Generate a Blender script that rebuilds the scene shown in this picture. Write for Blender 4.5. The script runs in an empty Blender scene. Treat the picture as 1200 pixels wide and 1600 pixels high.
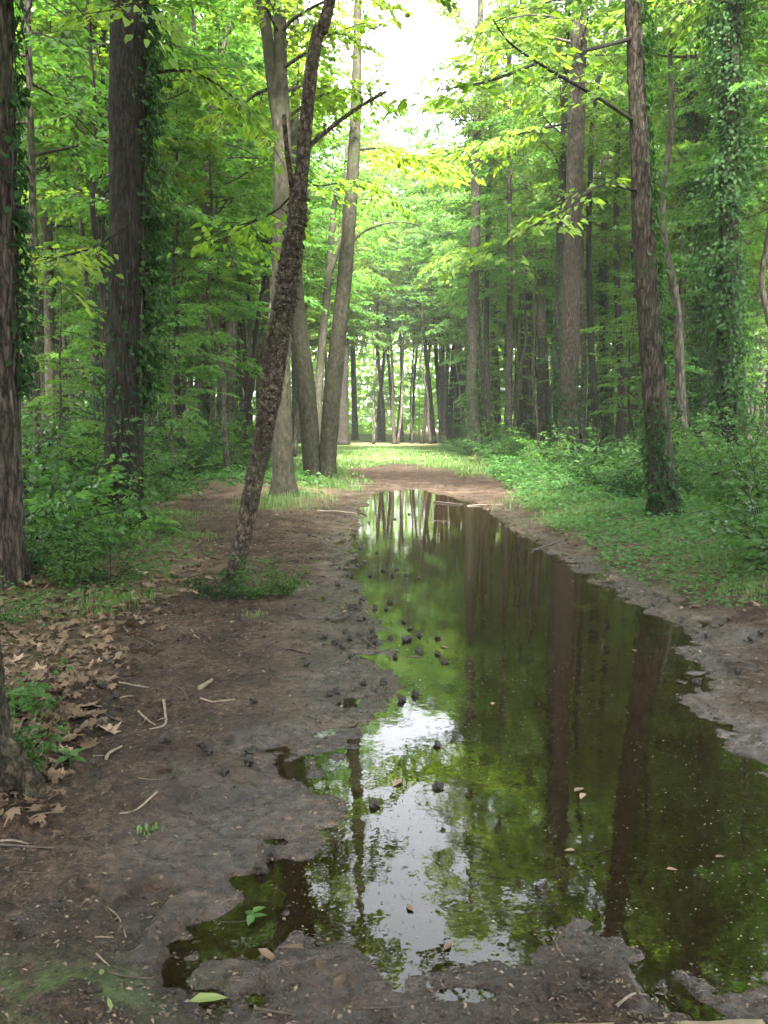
import bpy, math, random
import numpy as np
from math import radians, sin, cos, tan, pi

# ------------------------------------------------------------------ camera, sky, sun, exposure
SC = bpy.context.scene
COL = SC.collection
CAM_H, TILT, FPX = 1.5, radians(6.0), 1294.0          # eye height, downward pitch, focal length in photo pixels
cam_d = bpy.data.cameras.new('camera')
cam_d.sensor_fit = 'VERTICAL'; cam_d.sensor_height = 24.0
cam_d.lens = 24.0 * FPX / 1600.0
cam_d.clip_start = 0.05; cam_d.clip_end = 2000
cam = bpy.data.objects.new('camera', cam_d); COL.objects.link(cam)
cam.location = (0, 0, CAM_H); cam.rotation_euler = (pi / 2 - TILT, 0, 0)
SC.camera = cam

SUN_EL, SUN_AZ = radians(54), radians(174)              # azimuth clockwise from +Y (straight ahead)
world = bpy.data.worlds.new('World'); SC.world = world; world.use_nodes = True
wn = world.node_tree.nodes; wl = world.node_tree.links; wn.clear()
w_out = wn.new('ShaderNodeOutputWorld'); w_bg = wn.new('ShaderNodeBackground')
w_sky = wn.new('ShaderNodeTexSky'); w_sky.sky_type = 'NISHITA'; w_sky.sun_disc = False
w_sky.sun_elevation = SUN_EL; w_sky.sun_rotation = SUN_AZ
w_sky.air_density = 1.0; w_sky.dust_density = 4.0; w_sky.ozone_density = 1.0
w_hs = wn.new('ShaderNodeHueSaturation'); w_hs.inputs['Saturation'].default_value = 0.18   # thin bright cloud cover
wl.new(w_sky.outputs[0], w_hs.inputs['Color']); wl.new(w_hs.outputs[0], w_bg.inputs[0])
w_bg.inputs[1].default_value = 0.15; wl.new(w_bg.outputs[0], w_out.inputs[0])

sun_d = bpy.data.lights.new('sun', 'SUN'); sun_d.energy = 4.8; sun_d.angle = radians(9); sun_d.color = (1, .95, .85)
sun = bpy.data.objects.new('sun', sun_d); COL.objects.link(sun)
sun.rotation_euler = (pi / 2 - SUN_EL, 0, pi - SUN_AZ)   # light travels back towards the camera

SC.view_settings.view_transform = 'Standard'; SC.view_settings.look = 'None'
SC.view_settings.exposure = 3.82; SC.view_settings.gamma = 1.0
SC.render.engine = 'CYCLES'
cy = SC.cycles
cy.use_denoising = True
try: cy.denoising_input_passes = 'RGB_ALBEDO_NORMAL'; cy.denoising_prefilter = 'ACCURATE'
except Exception: pass
try: cy.denoiser = 'OPENIMAGEDENOISE'
except Exception: pass
cy.max_bounces = 8; cy.diffuse_bounces = 5; cy.glossy_bounces = 3; cy.transmission_bounces = 5
cy.transparent_max_bounces = 8; cy.volume_bounces = 1; cy.caustics_reflective = False; cy.caustics_refractive = False
cy.sample_clamp_indirect = 6.0

# ------------------------------------------------------------------ numeric helpers
RNG = np.random.default_rng(11)
def _hash(i, j, k, s):
    n = (i * 374761393 + j * 668265263 + k * 2147483647 + s * 1274126177) & 0xFFFFFFFF
    n = ((n ^ (n >> 13)) * 1274126177) & 0xFFFFFFFF
    n = n ^ (n >> 16)
    return (n & 0xFFFFFF) / float(0xFFFFFF)
def vnoise(p, s=0):
    p = np.asarray(p, float); f = np.floor(p); i = f.astype(np.int64); t = p - f; t = t * t * (3 - 2 * t)
    x, y, z = i[:, 0], i[:, 1], i[:, 2]; u, v, w = t[:, 0], t[:, 1], t[:, 2]
    def c(a, b, d): return _hash(x + a, y + b, z + d, s)
    a = c(0,0,0)*(1-u)+c(1,0,0)*u; b = c(0,1,0)*(1-u)+c(1,1,0)*u
    e = c(0,0,1)*(1-u)+c(1,0,1)*u; g = c(0,1,1)*(1-u)+c(1,1,1)*u
    return ((a*(1-v)+b*v)*(1-w) + (e*(1-v)+g*v)*w) * 2 - 1
def fbm(p, o=4, s=0):
    p = np.asarray(p, float); r = 0; a = 1.0; m = 0
    for k in range(o):
        r = r + a * vnoise(p, s + k * 17); m += a; p = p * 2.03 + 7.1; a *= .5
    return r / m
def xyz(x, y, z=None):
    x = np.asarray(x, float); y = np.asarray(y, float)
    return np.stack([x, y, np.zeros_like(x) if z is None else np.broadcast_to(np.asarray(z, float), x.shape)], -1)
def unit(v): return v / (np.linalg.norm(v, axis=-1, keepdims=True) + 1e-12)
def sstep(a, b, x):
    t = np.clip((np.asarray(x, float) - a) / (b - a), 0, 1); return t * t * (3 - 2 * t)

def ray(px, py):
    u = (px - 600) / FPX; v = (800 - py) / FPX
    return np.array([u, cos(TILT) + v * sin(TILT), -sin(TILT) + v * cos(TILT)])
def gp(px, py, z=0.0):                        # point of the ground seen at a photo pixel
    d = ray(px, py); t = (z - CAM_H) / d[2]; return np.array([0, 0, CAM_H]) + d * t
def at(px, py, Y):                            # point at distance Y ahead
    d = ray(px, py); return np.array([0, 0, CAM_H]) + d * (Y / d[1])
def pxm(Y): return Y / FPX                    # metres per photo pixel at that distance

def sdist(pts, poly):                         # signed distance to a polygon, negative inside
    pts = np.asarray(pts, float)[:, :2]; poly = np.asarray(poly, float)[:, :2]; n = len(poly)
    d = np.full(len(pts), 1e18); ins = np.zeros(len(pts), bool)
    for i in range(n):
        a = poly[i]; b = poly[(i + 1) % n]; ab = b - a
        t = np.clip(((pts - a) @ ab) / (ab @ ab + 1e-12), 0, 1)
        q = a + t[:, None] * ab; d = np.minimum(d, ((pts - q) ** 2).sum(1))
        cond = (a[1] > pts[:, 1]) != (b[1] > pts[:, 1])
        xi = (b[0] - a[0]) * (pts[:, 1] - a[1]) / (b[1] - a[1] + 1e-12) + a[0]
        ins ^= cond & (pts[:, 0] < xi)
    d = np.sqrt(d); return np.where(ins, -d, d)

# ------------------------------------------------------------------ mesh helpers
class Geo:
    def __init__(self): self.v = []; self.q = []; self.t = []; self.a = []; self.n = 0
    def add(self, v, q=None, t=None, tint=0.5):
        v = np.asarray(v, float).reshape(-1, 3)
        if q is not None and len(q): self.q.append(np.asarray(q, np.int64) + self.n)
        if t is not None and len(t): self.t.append(np.asarray(t, np.int64) + self.n)
        self.v.append(v); self.a.append(np.broadcast_to(np.asarray(tint, float), (len(v),)).copy()); self.n += len(v)
    def mesh(self, name, mat, smooth=True):
        m = bpy.data.meshes.new(name)
        V = np.concatenate(self.v) if self.v else np.zeros((0, 3))
        Q = np.concatenate(self.q) if self.q else np.zeros((0, 4), np.int64)
        T = np.concatenate(self.t) if self.t else np.zeros((0, 3), np.int64)
        m.vertices.add(len(V)); m.vertices.foreach_set('co', V.astype(np.float32).ravel())
        li = np.concatenate([Q.ravel(), T.ravel()]).astype(np.int32)
        m.loops.add(len(li)); m.loops.foreach_set('vertex_index', li)
        m.polygons.add(len(Q) + len(T))
        ls = np.concatenate([np.arange(len(Q)) * 4, len(Q) * 4 + np.arange(len(T)) * 3]).astype(np.int32)
        m.polygons.foreach_set('loop_start', ls)
        m.update(calc_edges=True)
        if smooth: m.polygons.foreach_set('use_smooth', np.ones(len(ls), bool))
        if len(V):
            at_ = m.attributes.new('tint', 'FLOAT', 'POINT'); at_.data.foreach_set('value', np.concatenate(self.a).astype(np.float32))
        if mat: m.materials.append(mat)
        return m

def link(name, mesh, parent=None, loc=None):
    o = bpy.data.objects.new(name, mesh); COL.objects.link(o)
    if parent is not None: o.parent = parent
    if loc is not None: o.location = loc
    return o
def tag(o, label=None, cat=None, group=None, kind=None):
    if label: o['label'] = label
    if cat: o['category'] = cat
    if group: o['group'] = group
    if kind: o['kind'] = kind
    return o
def root(name, loc, label, cat, group=None, rz=0.0, sc=(1, 1, 1)):
    o = link(name, None, loc=loc); o.rotation_euler = (0, 0, rz); o.scale = sc; o.empty_display_size = .2
    return tag(o, label, cat, group)

def catmull(P, R, step):
    P = np.asarray(P, float); R = np.asarray(R, float); out = []; rr = []
    n = len(P)
    for i in range(n - 1):
        p0 = P[max(i-1, 0)]; p1 = P[i]; p2 = P[i+1]; p3 = P[min(i+2, n-1)]
        k = max(1, int(math.ceil(np.linalg.norm(p2 - p1) / step)))
        for t in np.arange(k) / k:
            out.append(.5*((2*p1)+(-p0+p2)*t+(2*p0-5*p1+4*p2-p3)*t*t+(-p0+3*p1-3*p2+p3)*t**3)); rr.append(R[i]*(1-t)+R[i+1]*t)
    out.append(P[-1]); rr.append(R[-1])
    return np.array(out), np.array(rr)

def tube(geo, P, R, n=8, bark=0.0, seed=0, tint=.5, cap=True, flare=None):
    P = np.asarray(P, float); R = np.asarray(R, float); k = len(P)
    T = unit(np.gradient(P, axis=0)); ref = np.array([1., 0, 0]) if abs(T[0][0]) < .8 else np.array([0, 1., 0])
    A = unit(ref - (T @ ref)[:, None] * T); B = np.cross(T, A)
    th = np.arange(n) / n * 2 * pi
    c = np.cos(th)[None, :, None]; s = np.sin(th)[None, :, None]
    D = A[:, None, :] * c + B[:, None, :] * s
    rad = np.broadcast_to(R[:, None], (k, n)).copy()
    if flare is not None:                                   # root flare: (height, amount)
        z = P[:, 2] - P[0, 2]; e = np.exp(-np.maximum(z, 0) / flare[0]) * flare[1]
        lob = .55 + .45 * np.cos(th * 5 + seed) * np.cos(th * 2 + seed * 1.7)
        rad *= 1 + e[:, None] * lob[None, :]
    if bark > 0:
        arc = np.concatenate([[0], np.cumsum(np.linalg.norm(np.diff(P, axis=0), axis=1))])
        q = np.stack([np.broadcast_to(np.cos(th)[None], (k, n)) * R[:, None] * 16, np.broadcast_to(np.sin(th)[None], (k, n)) * R[:, None] * 16,
                      np.broadcast_to(arc[:, None], (k, n)) * 3.0], -1).reshape(-1, 3)
        ridge = np.abs(fbm(q * 1.5, 3, seed)).reshape(k, n); lump = fbm(q * .25, 2, seed + 5).reshape(k, n)
        rad += (bark * (ridge - .2) * 1.2 + lump * np.minimum(R[:, None], .3) * .13)
    V = P[:, None, :] + D * rad[..., None]
    i = np.arange(k - 1)[:, None]; j = np.arange(n)[None, :]; j2 = (j + 1) % n
    q = np.stack([i*n+j, i*n+j2, (i+1)*n+j2, (i+1)*n+j], -1).reshape(-1, 4)
    V = V.reshape(-1, 3); t = None
    if cap:
        V = np.vstack([V, P[:1], P[-1:]]); jj = np.arange(n)
        t = np.vstack([np.stack([np.full(n, k*n), (jj+1) % n, jj], -1), np.stack([np.full(n, k*n+1), (k-1)*n+jj, (k-1)*n+(jj+1) % n], -1)])
    geo.add(V, q, t, tint)

def add_leaves(geo, P, D, N, L, W, tint, rng, fine=False, droop=.15):
    P = np.asarray(P, float)
    if not len(P): return
    D = unit(D); N = unit(N - (N * D).sum(-1, keepdims=True) * D); S = np.cross(D, N); n = len(P)
    L = np.broadcast_to(np.asarray(L, float), (n,))[:, None]; W = np.broadcast_to(np.asarray(W, float), (n,))[:, None]
    tint = np.broadcast_to(np.asarray(tint, float), (n,))
    tip = P + D * L - N * L * droop
    if fine:
        up = N * W * .16
        l1 = P + D*L*.28 + S*W*.46 + up; l2 = P + D*L*.66 + S*W*.36 + up*.7 - N*L*droop*.4
        r1 = P + D*L*.28 - S*W*.46 + up; r2 = P + D*L*.66 - S*W*.36 + up*.7 - N*L*droop*.4
        V = np.stack([P, l1, l2, tip, r2, r1], 1).reshape(-1, 3); b = np.arange(n)[:, None] * 6
        geo.add(V, np.vstack([b + [[0, 3, 2, 1]], b + [[0, 5, 4, 3]]]), tint=np.repeat(tint, 6))
    else:
        l = P + D*L*.42 + S*W*.5 + N*W*.14; r = P + D*L*.42 - S*W*.5 + N*W*.14
        V = np.stack([P, r, tip, l], 1).reshape(-1, 3); b = np.arange(n)[:, None] * 4
        geo.add(V, b + [[0, 1, 2, 3]], tint=np.repeat(tint, 4))

def rot_z(v, a):
    c, s = np.cos(a), np.sin(a)
    return np.stack([v[..., 0]*c - v[..., 1]*s, v[..., 0]*s + v[..., 1]*c, v[..., 2]], -1)

def spray(leaf, twig, P, d, length, nl, L, rng, fine=False, width=.28, tr=.006, flat=.85, sag=.18):
    """one leafy twig: a thin tube and leaves spread either side of it in a nearly level plane"""
    d = unit(np.asarray(d, float)); k = 4
    t = np.linspace(0, 1, k); pts = P + d * length * t[:, None]; pts[:, 2] -= sag * length * t * t
    if twig is not None: tube(twig, pts, np.linspace(tr, tr * .35, k), 4, cap=False)
    u = rng.uniform(.08, 1.04, nl)
    base = P + d * length * u[:, None]; base[:, 2] -= sag * length * u * u
    side = rng.choice([-1., 1.], nl); lat = unit(np.cross(d, [0, 0, 1.]))
    off = side * rng.random(nl) ** .8 * width * (1.15 - .75 * u) * length
    base = base + lat * off[:, None]; base[:, 2] += rng.normal(0, .035, nl) * length * .6 - np.abs(off) * .18
    dirs = d * rng.uniform(.25, 1., nl)[:, None] + lat * (side * rng.uniform(.2, 1.0, nl))[:, None]
    dirs[:, 2] -= rng.uniform(0, .5, nl)
    nor = np.array([0, 0, 1.]) * flat + rng.normal(0, .42, (nl, 3))
    sz = L * rng.uniform(.65, 1.25, nl)
    add_leaves(leaf, base, dirs, nor, sz, sz * rng.uniform(.5, .68, nl), rng.random(nl), rng, fine)

def limb_path(P, az, el, length, rng, k=7, curl=.25):
    pts = [np.array(P, float)]; e = el; a = az
    for i in range(k - 1):
        a += rng.normal(0, .16); e += rng.normal(0, .1) - curl / k
        pts.append(pts[-1] + np.array([cos(e)*cos(a), cos(e)*sin(a), sin(e)]) * length / (k - 1))
    return np.array(pts)

def crown_geo(seed, z0, z1, R, nlimb, ntwig, nleaf, L, shape='round', trunk_r=.12, fine=False):
    """limbs + twigs in one Geo, leaves in another; trunk axis is x=y=0"""
    rng = np.random.default_rng(seed); wood = Geo(); leaf = Geo()
    for i in range(nlimb):
        f = (i + rng.random()) / nlimb; z = z0 + (z1 - z0) * f ** .9
        if shape == 'round': prof = (.35 + .65 * sin(pi * min(1, f * .9 + .12))) * (1 - f * f * .35)
        else: prof = .55 + .45 * sin(pi * f)
        ln = R * prof * rng.uniform(.65, 1.15); az = i * 2.399 + rng.normal(0, .4); el = rng.uniform(.15, .95) + .4 * f ** 3
        if shape == 'layer': el = rng.uniform(-.05, .3) + .5 * f ** 4
        pts = limb_path((0, 0, z - ln * .15), az, el, ln, rng, 7, .35)
        r0 = trunk_r * (1 - f * .8) * .42
        tube(wood, pts, np.linspace(r0, r0 * .15, 7), 5, cap=False)
        for j in range(ntwig):
            u = rng.uniform(.2, 1.0) if j else 1.0
            q = u * 6; a = int(min(5, q)); p = pts[a] * (1 - (q - a)) + pts[a + 1] * (q - a); dd = unit(pts[a + 1] - pts[a])
            yaw = (1 if j % 2 else -1) * rng.uniform(.5, 1.15) * (0 if u > .98 else 1)
            d = rot_z(dd, yaw); d[2] = d[2] * .4 + rng.normal(0, .12 if shape == 'layer' else .38)
            tl = rng.uniform(.45, 1.05) * (R / 3.0) ** .5 * (1.1 - .35 * u)
            spray(leaf, wood, p, d, tl, int(nleaf * rng.uniform(.7, 1.3)), L, rng, fine, tr=.012 if R > 2.5 else .006, width=.42, flat=.85 if shape == 'layer' else .5, sag=.18 if shape == 'layer' else .3)
    return wood, leaf

# ------------------------------------------------------------------ materials
def new_mat(name):
    m = bpy.data.materials.new(name); m.use_nodes = True; nt = m.node_tree; nt.nodes.clear()
    return m, nt, nt.nodes, nt.links
def ramp(nd, stops):
    r = nd.new('ShaderNodeValToRGB'); e = r.color_ramp.elements
    while len(e) > 1: e.remove(e[0])
    e[0].position = stops[0][0]; e[0].color = (*stops[0][1], 1)
    for p, c in stops[1:]:
        x = e.new(p); x.color = (*c, 1)
    return r
def leaf_mat(name, stops, trans, rough=.45, spec=.35, tfac=.5):
    m, nt, nd, lk = new_mat(name)
    out = nd.new('ShaderNodeOutputMaterial'); at_ = nd.new('ShaderNodeAttribute'); at_.attribute_name = 'tint'
    oi = nd.new('ShaderNodeObjectInfo')
    mx = nd.new('ShaderNodeMath'); mx.operation = 'MULTIPLY_ADD'; lk.new(oi.outputs['Random'], mx.inputs[0]); mx.inputs[1].default_value = .45
    m2 = nd.new('ShaderNodeMath'); m2.operation = 'MULTIPLY'; lk.new(at_.outputs['Fac'], m2.inputs[0]); m2.inputs[1].default_value = .55
    lk.new(m2.outputs[0], mx.inputs[2])
    r = ramp(nd, stops); lk.new(mx.outputs[0], r.inputs[0])
    bs = nd.new('ShaderNodeBsdfPrincipled'); lk.new(r.outputs[0], bs.inputs['Base Color']); bs.inputs['Roughness'].default_value = rough
    bs.inputs['Specular IOR Level'].default_value = spec
    tr = nd.new('ShaderNodeBsdfTranslucent'); mt = nd.new('ShaderNodeMix'); mt.data_type = 'RGBA'; mt.blend_type = 'MULTIPLY'; mt.inputs[0].default_value = 1
    lk.new(r.outputs[0], mt.inputs[6]); mt.inputs[7].default_value = (*trans, 1); lk.new(mt.outputs[2], tr.inputs['Color'])
    ms = nd.new('ShaderNodeMixShader'); ms.inputs[0].default_value = tfac
    lk.new(bs.outputs[0], ms.inputs[1]); lk.new(tr.outputs[0], ms.inputs[2]); lk.new(ms.outputs[0], out.inputs[0])
    return m
def noise_node(nd, lk, scale, detail=6, rough=.6, vec=None, mapping=None):
    n = nd.new('ShaderNodeTexNoise'); n.inputs['Scale'].default_value = scale; n.inputs['Detail'].default_value = detail; n.inputs['Roughness'].default_value = rough
    if vec is not None: lk.new(vec, n.inputs['Vector'])
    return n
def bark_mat(name, c0, c1, c2, moss=(.05, .075, .03), mossamt=.35, zs=.22, bump=.9, scale=22, crack=.9):
    m, nt, nd, lk = new_mat(name); out = nd.new('ShaderNodeOutputMaterial')
    tc = nd.new('ShaderNodeTexCoord'); mp = nd.new('ShaderNodeMapping'); mp.inputs['Scale'].default_value = (1, 1, zs)
    lk.new(tc.outputs['Object'], mp.inputs[0])
    n1 = noise_node(nd, lk, scale, 8, .65, mp.outputs[0]); vo = nd.new('ShaderNodeTexVoronoi'); vo.feature = 'DISTANCE_TO_EDGE'; vo.inputs['Scale'].default_value = scale
    dv = nd.new('ShaderNodeVectorMath'); dv.operation = 'MULTIPLY_ADD'; lk.new(n1.outputs['Color'], dv.inputs[0]); dv.inputs[1].default_value = (.08, .08, .08); lk.new(mp.outputs[0], dv.inputs[2])
    lk.new(dv.outputs[0], vo.inputs['Vector'])
    r = ramp(nd, [(.34, c0), (.5, c1), (.66, c2)]); lk.new(n1.outputs['Fac'], r.inputs[0])
    cr = ramp(nd, [(0, (.12, .11, .1)), (.10, (.6, .6, .6)), (.25, (1.15, 1.15, 1.15))]); lk.new(vo.outputs['Distance'], cr.inputs[0])
    mu = nd.new('ShaderNodeMix'); mu.data_type = 'RGBA'; mu.blend_type = 'MULTIPLY'; mu.inputs[0].default_value = crack
    lk.new(r.outputs[0], mu.inputs[6]); lk.new(cr.outputs[0], mu.inputs[7])
    n2 = noise_node(nd, lk, 2.2, 5, .6, tc.outputs['Object']); r2 = ramp(nd, [(.5, (0, 0, 0)), (.72, (mossamt,)*3)]); lk.new(n2.outputs['Fac'], r2.inputs[0])
    mm = nd.new('ShaderNodeMix'); mm.data_type = 'RGBA'; lk.new(r2.outputs[0], mm.inputs[0]); lk.new(mu.outputs[2], mm.inputs[6]); mm.inputs[7].default_value = (*moss, 1)
    bs = nd.new('ShaderNodeBsdfPrincipled'); lk.new(mm.outputs[2], bs.inputs['Base Color']); bs.inputs['Roughness'].default_value = .9; bs.inputs['Specular IOR Level'].default_value = .12
    ad = nd.new('ShaderNodeMath'); ad.operation = 'ADD'; lk.new(n1.outputs['Fac'], ad.inputs[0]); lk.new(vo.outputs['Distance'], ad.inputs[1])
    bp = nd.new('ShaderNodeBump'); bp.inputs['Strength'].default_value = bump; bp.inputs['Distance'].default_value = .06
    lk.new(ad.outputs[0], bp.inputs['Height']); lk.new(bp.outputs[0], bs.inputs['Normal']); lk.new(bs.outputs[0], out.inputs[0])
    return m
def simple_mat(name, stops, scale=30, rough=.8, bump=.3, spec=.3, use_tint=False):
    m, nt, nd, lk = new_mat(name); out = nd.new('ShaderNodeOutputMaterial'); tc = nd.new('ShaderNodeTexCoord')
    n = noise_node(nd, lk, scale, 6, .65, tc.outputs['Object'])
    r = ramp(nd, stops)
    if use_tint:
        a = nd.new('ShaderNodeAttribute'); a.attribute_name = 'tint'
        x = nd.new('ShaderNodeMix'); x.data_type = 'FLOAT'; x.inputs[0].default_value = .6; lk.new(n.outputs['Fac'], x.inputs[2]); lk.new(a.outputs['Fac'], x.inputs[3]); lk.new(x.outputs[0], r.inputs[0])
    else: lk.new(n.outputs['Fac'], r.inputs[0])
    bs = nd.new('ShaderNodeBsdfPrincipled'); lk.new(r.outputs[0], bs.inputs['Base Color']); bs.inputs['Roughness'].default_value = rough; bs.inputs['Specular IOR Level'].default_value = spec
    bp = nd.new('ShaderNodeBump'); bp.inputs['Strength'].default_value = bump; bp.inputs['Distance'].default_value = .01
    lk.new(n.outputs['Fac'], bp.inputs['Height']); lk.new(bp.outputs[0], bs.inputs['Normal']); lk.new(bs.outputs[0], out.inputs[0])
    return m

G1 = [(0, (.038, .085, .014)), (.5, (.070, .132, .020)), (1, (.115, .165, .025))]
M = {}
M['leaf'] = leaf_mat('broad_leaf', G1, (2.9, 2.7, 1.2), tfac=.55)
M['leaf2'] = leaf_mat('understory_leaf', [(0, (.025, .075, .018)), (.5, (.047, .112, .022)), (1, (.08, .14, .026))], (2.6, 2.6, 1.3), tfac=.5)
M['ivy'] = leaf_mat('ivy_leaf', [(0, (.008, .024, .008)), (.6, (.017, .046, .013)), (1, (.036, .075, .02))], (1.6, 1.9, 1.0), rough=.6, spec=.1, tfac=.35)
M['cover'] = leaf_mat('ground_cover_leaf', [(0, (.03, .075, .025)), (.5, (.05, .115, .035)), (1, (.085, .15, .045))], (1.8, 2.0, 1.2), spec=.12, rough=.6, tfac=.35)
M['shrub'] = leaf_mat('shrub_leaf', [(0, (.017, .048, .014)), (.5, (.034, .078, .02)), (1, (.062, .105, .026))], (2.0, 2.2, 1.2), spec=.2, tfac=.4)
M['grass'] = leaf_mat('grass_blade', [(0, (.04, .085, .02)), (.5, (.07, .125, .03)), (1, (.11, .15, .045))], (1.8, 1.9, 1.1), tfac=.3)
M['litter'] = leaf_mat('dead_leaf', [(0, (.05, .034, .023)), (.4, (.105, .072, .048)), (.75, (.18, .124, .09)), (1, (.28, .195, .145))], (1.2, .9, .6), rough=.75, spec=.2, tfac=.15)
M['pale_leaf'] = leaf_mat('fallen_green_leaf', [(0, (.11, .14, .045)), (1, (.16, .19, .07))], (1.2, 1.2, .7), tfac=.2)
M['bark_pine'] = bark_mat('pine_bark', (.020, .015, .0115), (.050, .039, .031), (.092, .074, .060), mossamt=.25)
M['bark_dark'] = bark_mat('dark_furrowed_bark', (.010, .008, .0065), (.024, .0195, .0155), (.046, .038, .031), mossamt=.3, scale=30, zs=.14)
M['bark_grey'] = bark_mat('grey_smooth_bark', (.014, .013, .0085), (.029, .0265, .018), (.052, .048, .034), mossamt=.6, zs=.5, bump=.25, scale=14, crack=.22, moss=(.024, .030, .012))
M['bark_shaggy'] = bark_mat('shaggy_bark', (.018, .014, .010), (.058, .046, .033), (.13, .107, .08), mossamt=.35, zs=.6, scale=24)
M['bark_flake'] = bark_mat('curling_bark_plate', (.035, .027, .019), (.10, .08, .058), (.20, .165, .125), mossamt=.2, zs=.6, scale=24)
M['bark_far'] = bark_mat('brown_grey_bark', (.026, .0215, .017), (.056, .047, .038), (.092, .079, .066), mossamt=.35, zs=.3, bump=.4, scale=16)
M['twig_dark'] = simple_mat('wet_dark_twig', [(.3, (.018, .013, .01)), (.7, (.055, .042, .032))], 40, .55, .5)
M['twig_pale'] = simple_mat('peeled_pale_twig', [(.3, (.075, .056, .04)), (.7, (.19, .148, .106))], 40, .7, .4)
M['twig_grey'] = simple_mat('grey_twig', [(.3, (.07, .055, .042)), (.7, (.18, .145, .115))], 40, .75, .5)
M['ball'] = simple_mat('seed_ball', [(.3, (.006, .005, .004)), (.7, (.020, .015, .012))], 60, .6, .4)
M['speck'] = simple_mat('floating_specks', [(.2, (.012, .010, .007)), (.5, (.05, .04, .025)), (.75, (.22, .19, .13)), (1, (.40, .37, .28))], 30, .6, .1, use_tint=True)
M['chip'] = simple_mat('mud_debris', [(.1, (.012, .009, .007)), (.5, (.05, .036, .028)), (.9, (.20, .15, .11))], 40, .7, .3, use_tint=True)
M['board'] = simple_mat('weathered_timber', [(.3, (.17, .13, .09)), (.7, (.27, .21, .15))], 12, .8, .4)

# ground: colours chosen by three painted masks (wet, green, litter) that follow the place itself
def ground_mat():
    m, nt, nd, lk = new_mat('mud_and_forest_floor'); out = nd.new('ShaderNodeOutputMaterial'); tc = nd.new('ShaderNodeTexCoord')
    at_ = nd.new('ShaderNodeAttribute'); at_.attribute_name = 'cover'; sp = nd.new('ShaderNodeSeparateColor'); lk.new(at_.outputs['Color'], sp.inputs[0])
    O = tc.outputs['Object']
    n1 = noise_node(nd, lk, 2.3, 8, .62, O); n2 = noise_node(nd, lk, 26, 8, .75, O); n3 = noise_node(nd, lk, 110, 4, .7, O)
    r1 = ramp(nd, [(.36, (.026, .0172, .0122)), (.5, (.050, .0345, .025)), (.64, (.080, .057, .043))]); lk.new(n1.outputs['Fac'], r1.inputs[0])
    r2 = ramp(nd, [(.36, (.25, .23, .22)), (.5, (.85, .84, .83)), (.64, (1.7, 1.62, 1.55))]); lk.new(n2.outputs['Fac'], r2.inputs[0])
    mu = nd.new('ShaderNodeMix'); mu.data_type = 'RGBA'; mu.blend_type = 'MULTIPLY'; mu.inputs[0].default_value = 1; lk.new(r1.outputs[0], mu.inputs[6]); lk.new(r2.outputs[0], mu.inputs[7])
    r3 = ramp(nd, [(.38, (.45, .43, .42)), (.52, (1, 1, 1)), (.66, (1.5, 1.45, 1.38))]); lk.new(n3.outputs['Fac'], r3.inputs[0])
    mu3 = nd.new('ShaderNodeMix'); mu3.data_type = 'RGBA'; mu3.blend_type = 'MULTIPLY'; mu3.inputs[0].default_value = 1; lk.new(mu.outputs[2], mu3.inputs[6]); lk.new(r3.outputs[0], mu3.inputs[7]); mu = mu3
    # wet mud is darker
    wd = nd.new('ShaderNodeMix'); wd.data_type = 'RGBA'; wd.blend_type = 'MULTIPLY'; lk.new(sp.outputs[0], wd.inputs[0]); lk.new(mu.outputs[2], wd.inputs[6]); wd.inputs[7].default_value = (.72, .62, .53, 1)
    # litter floor
    vo = nd.new('ShaderNodeTexVoronoi'); vo.inputs['Scale'].default_value = 22; lk.new(O, vo.inputs['Vector'])
    lr = ramp(nd, [(0, (.03, .022, .014)), (.5, (.075, .052, .034)), (1, (.14, .10, .07))]); lk.new(vo.outputs['Color'], lr.inputs[0])
    m1 = nd.new('ShaderNodeMix'); m1.data_type = 'RGBA'; lk.new(sp.outputs[2], m1.inputs[0]); lk.new(wd.outputs[2], m1.inputs[6]); lk.new(lr.outputs[0], m1.inputs[7])
    gr = ramp(nd, [(.3, (.03, .05, .014)), (.6, (.07, .11, .03)), (.8, (.10, .12, .05))]); lk.new(n2.outputs['Fac'], gr.inputs[0])
    m2 = nd.new('ShaderNodeMix'); m2.data_type = 'RGBA'; lk.new(sp.outputs[1], m2.inputs[0]); lk.new(m1.outputs[2], m2.inputs[6]); lk.new(gr.outputs[0], m2.inputs[7])
    bs = nd.new('ShaderNodeBsdfPrincipled'); lk.new(m2.outputs[2], bs.inputs['Base Color'])
    ro = nd.new('ShaderNodeMapRange'); lk.new(sp.outputs[0], ro.inputs[0]); ro.inputs[3].default_value = .85; ro.inputs[4].default_value = .15; lk.new(ro.outputs[0], bs.inputs['Roughness'])
    sc_ = nd.new('ShaderNodeMapRange'); lk.new(sp.outputs[0], sc_.inputs[0]); sc_.inputs[3].default_value = .12; sc_.inputs[4].default_value = .55; lk.new(sc_.outputs[0], bs.inputs['Specular IOR Level'])
    ad = nd.new('ShaderNodeMath'); ad.operation = 'MULTIPLY_ADD'; lk.new(n3.outputs['Fac'], ad.inputs[0]); ad.inputs[1].default_value = .35; lk.new(n2.outputs['Fac'], ad.inputs[2])
    bp = nd.new('ShaderNodeBump'); bp.inputs['Strength'].default_value = 1.0; bp.inputs['Distance'].default_value = .03; lk.new(ad.outputs[0], bp.inputs['Height'])
    lk.new(bp.outputs[0], bs.inputs['Normal']); lk.new(bs.outputs[0], out.inputs[0]); return m
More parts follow.
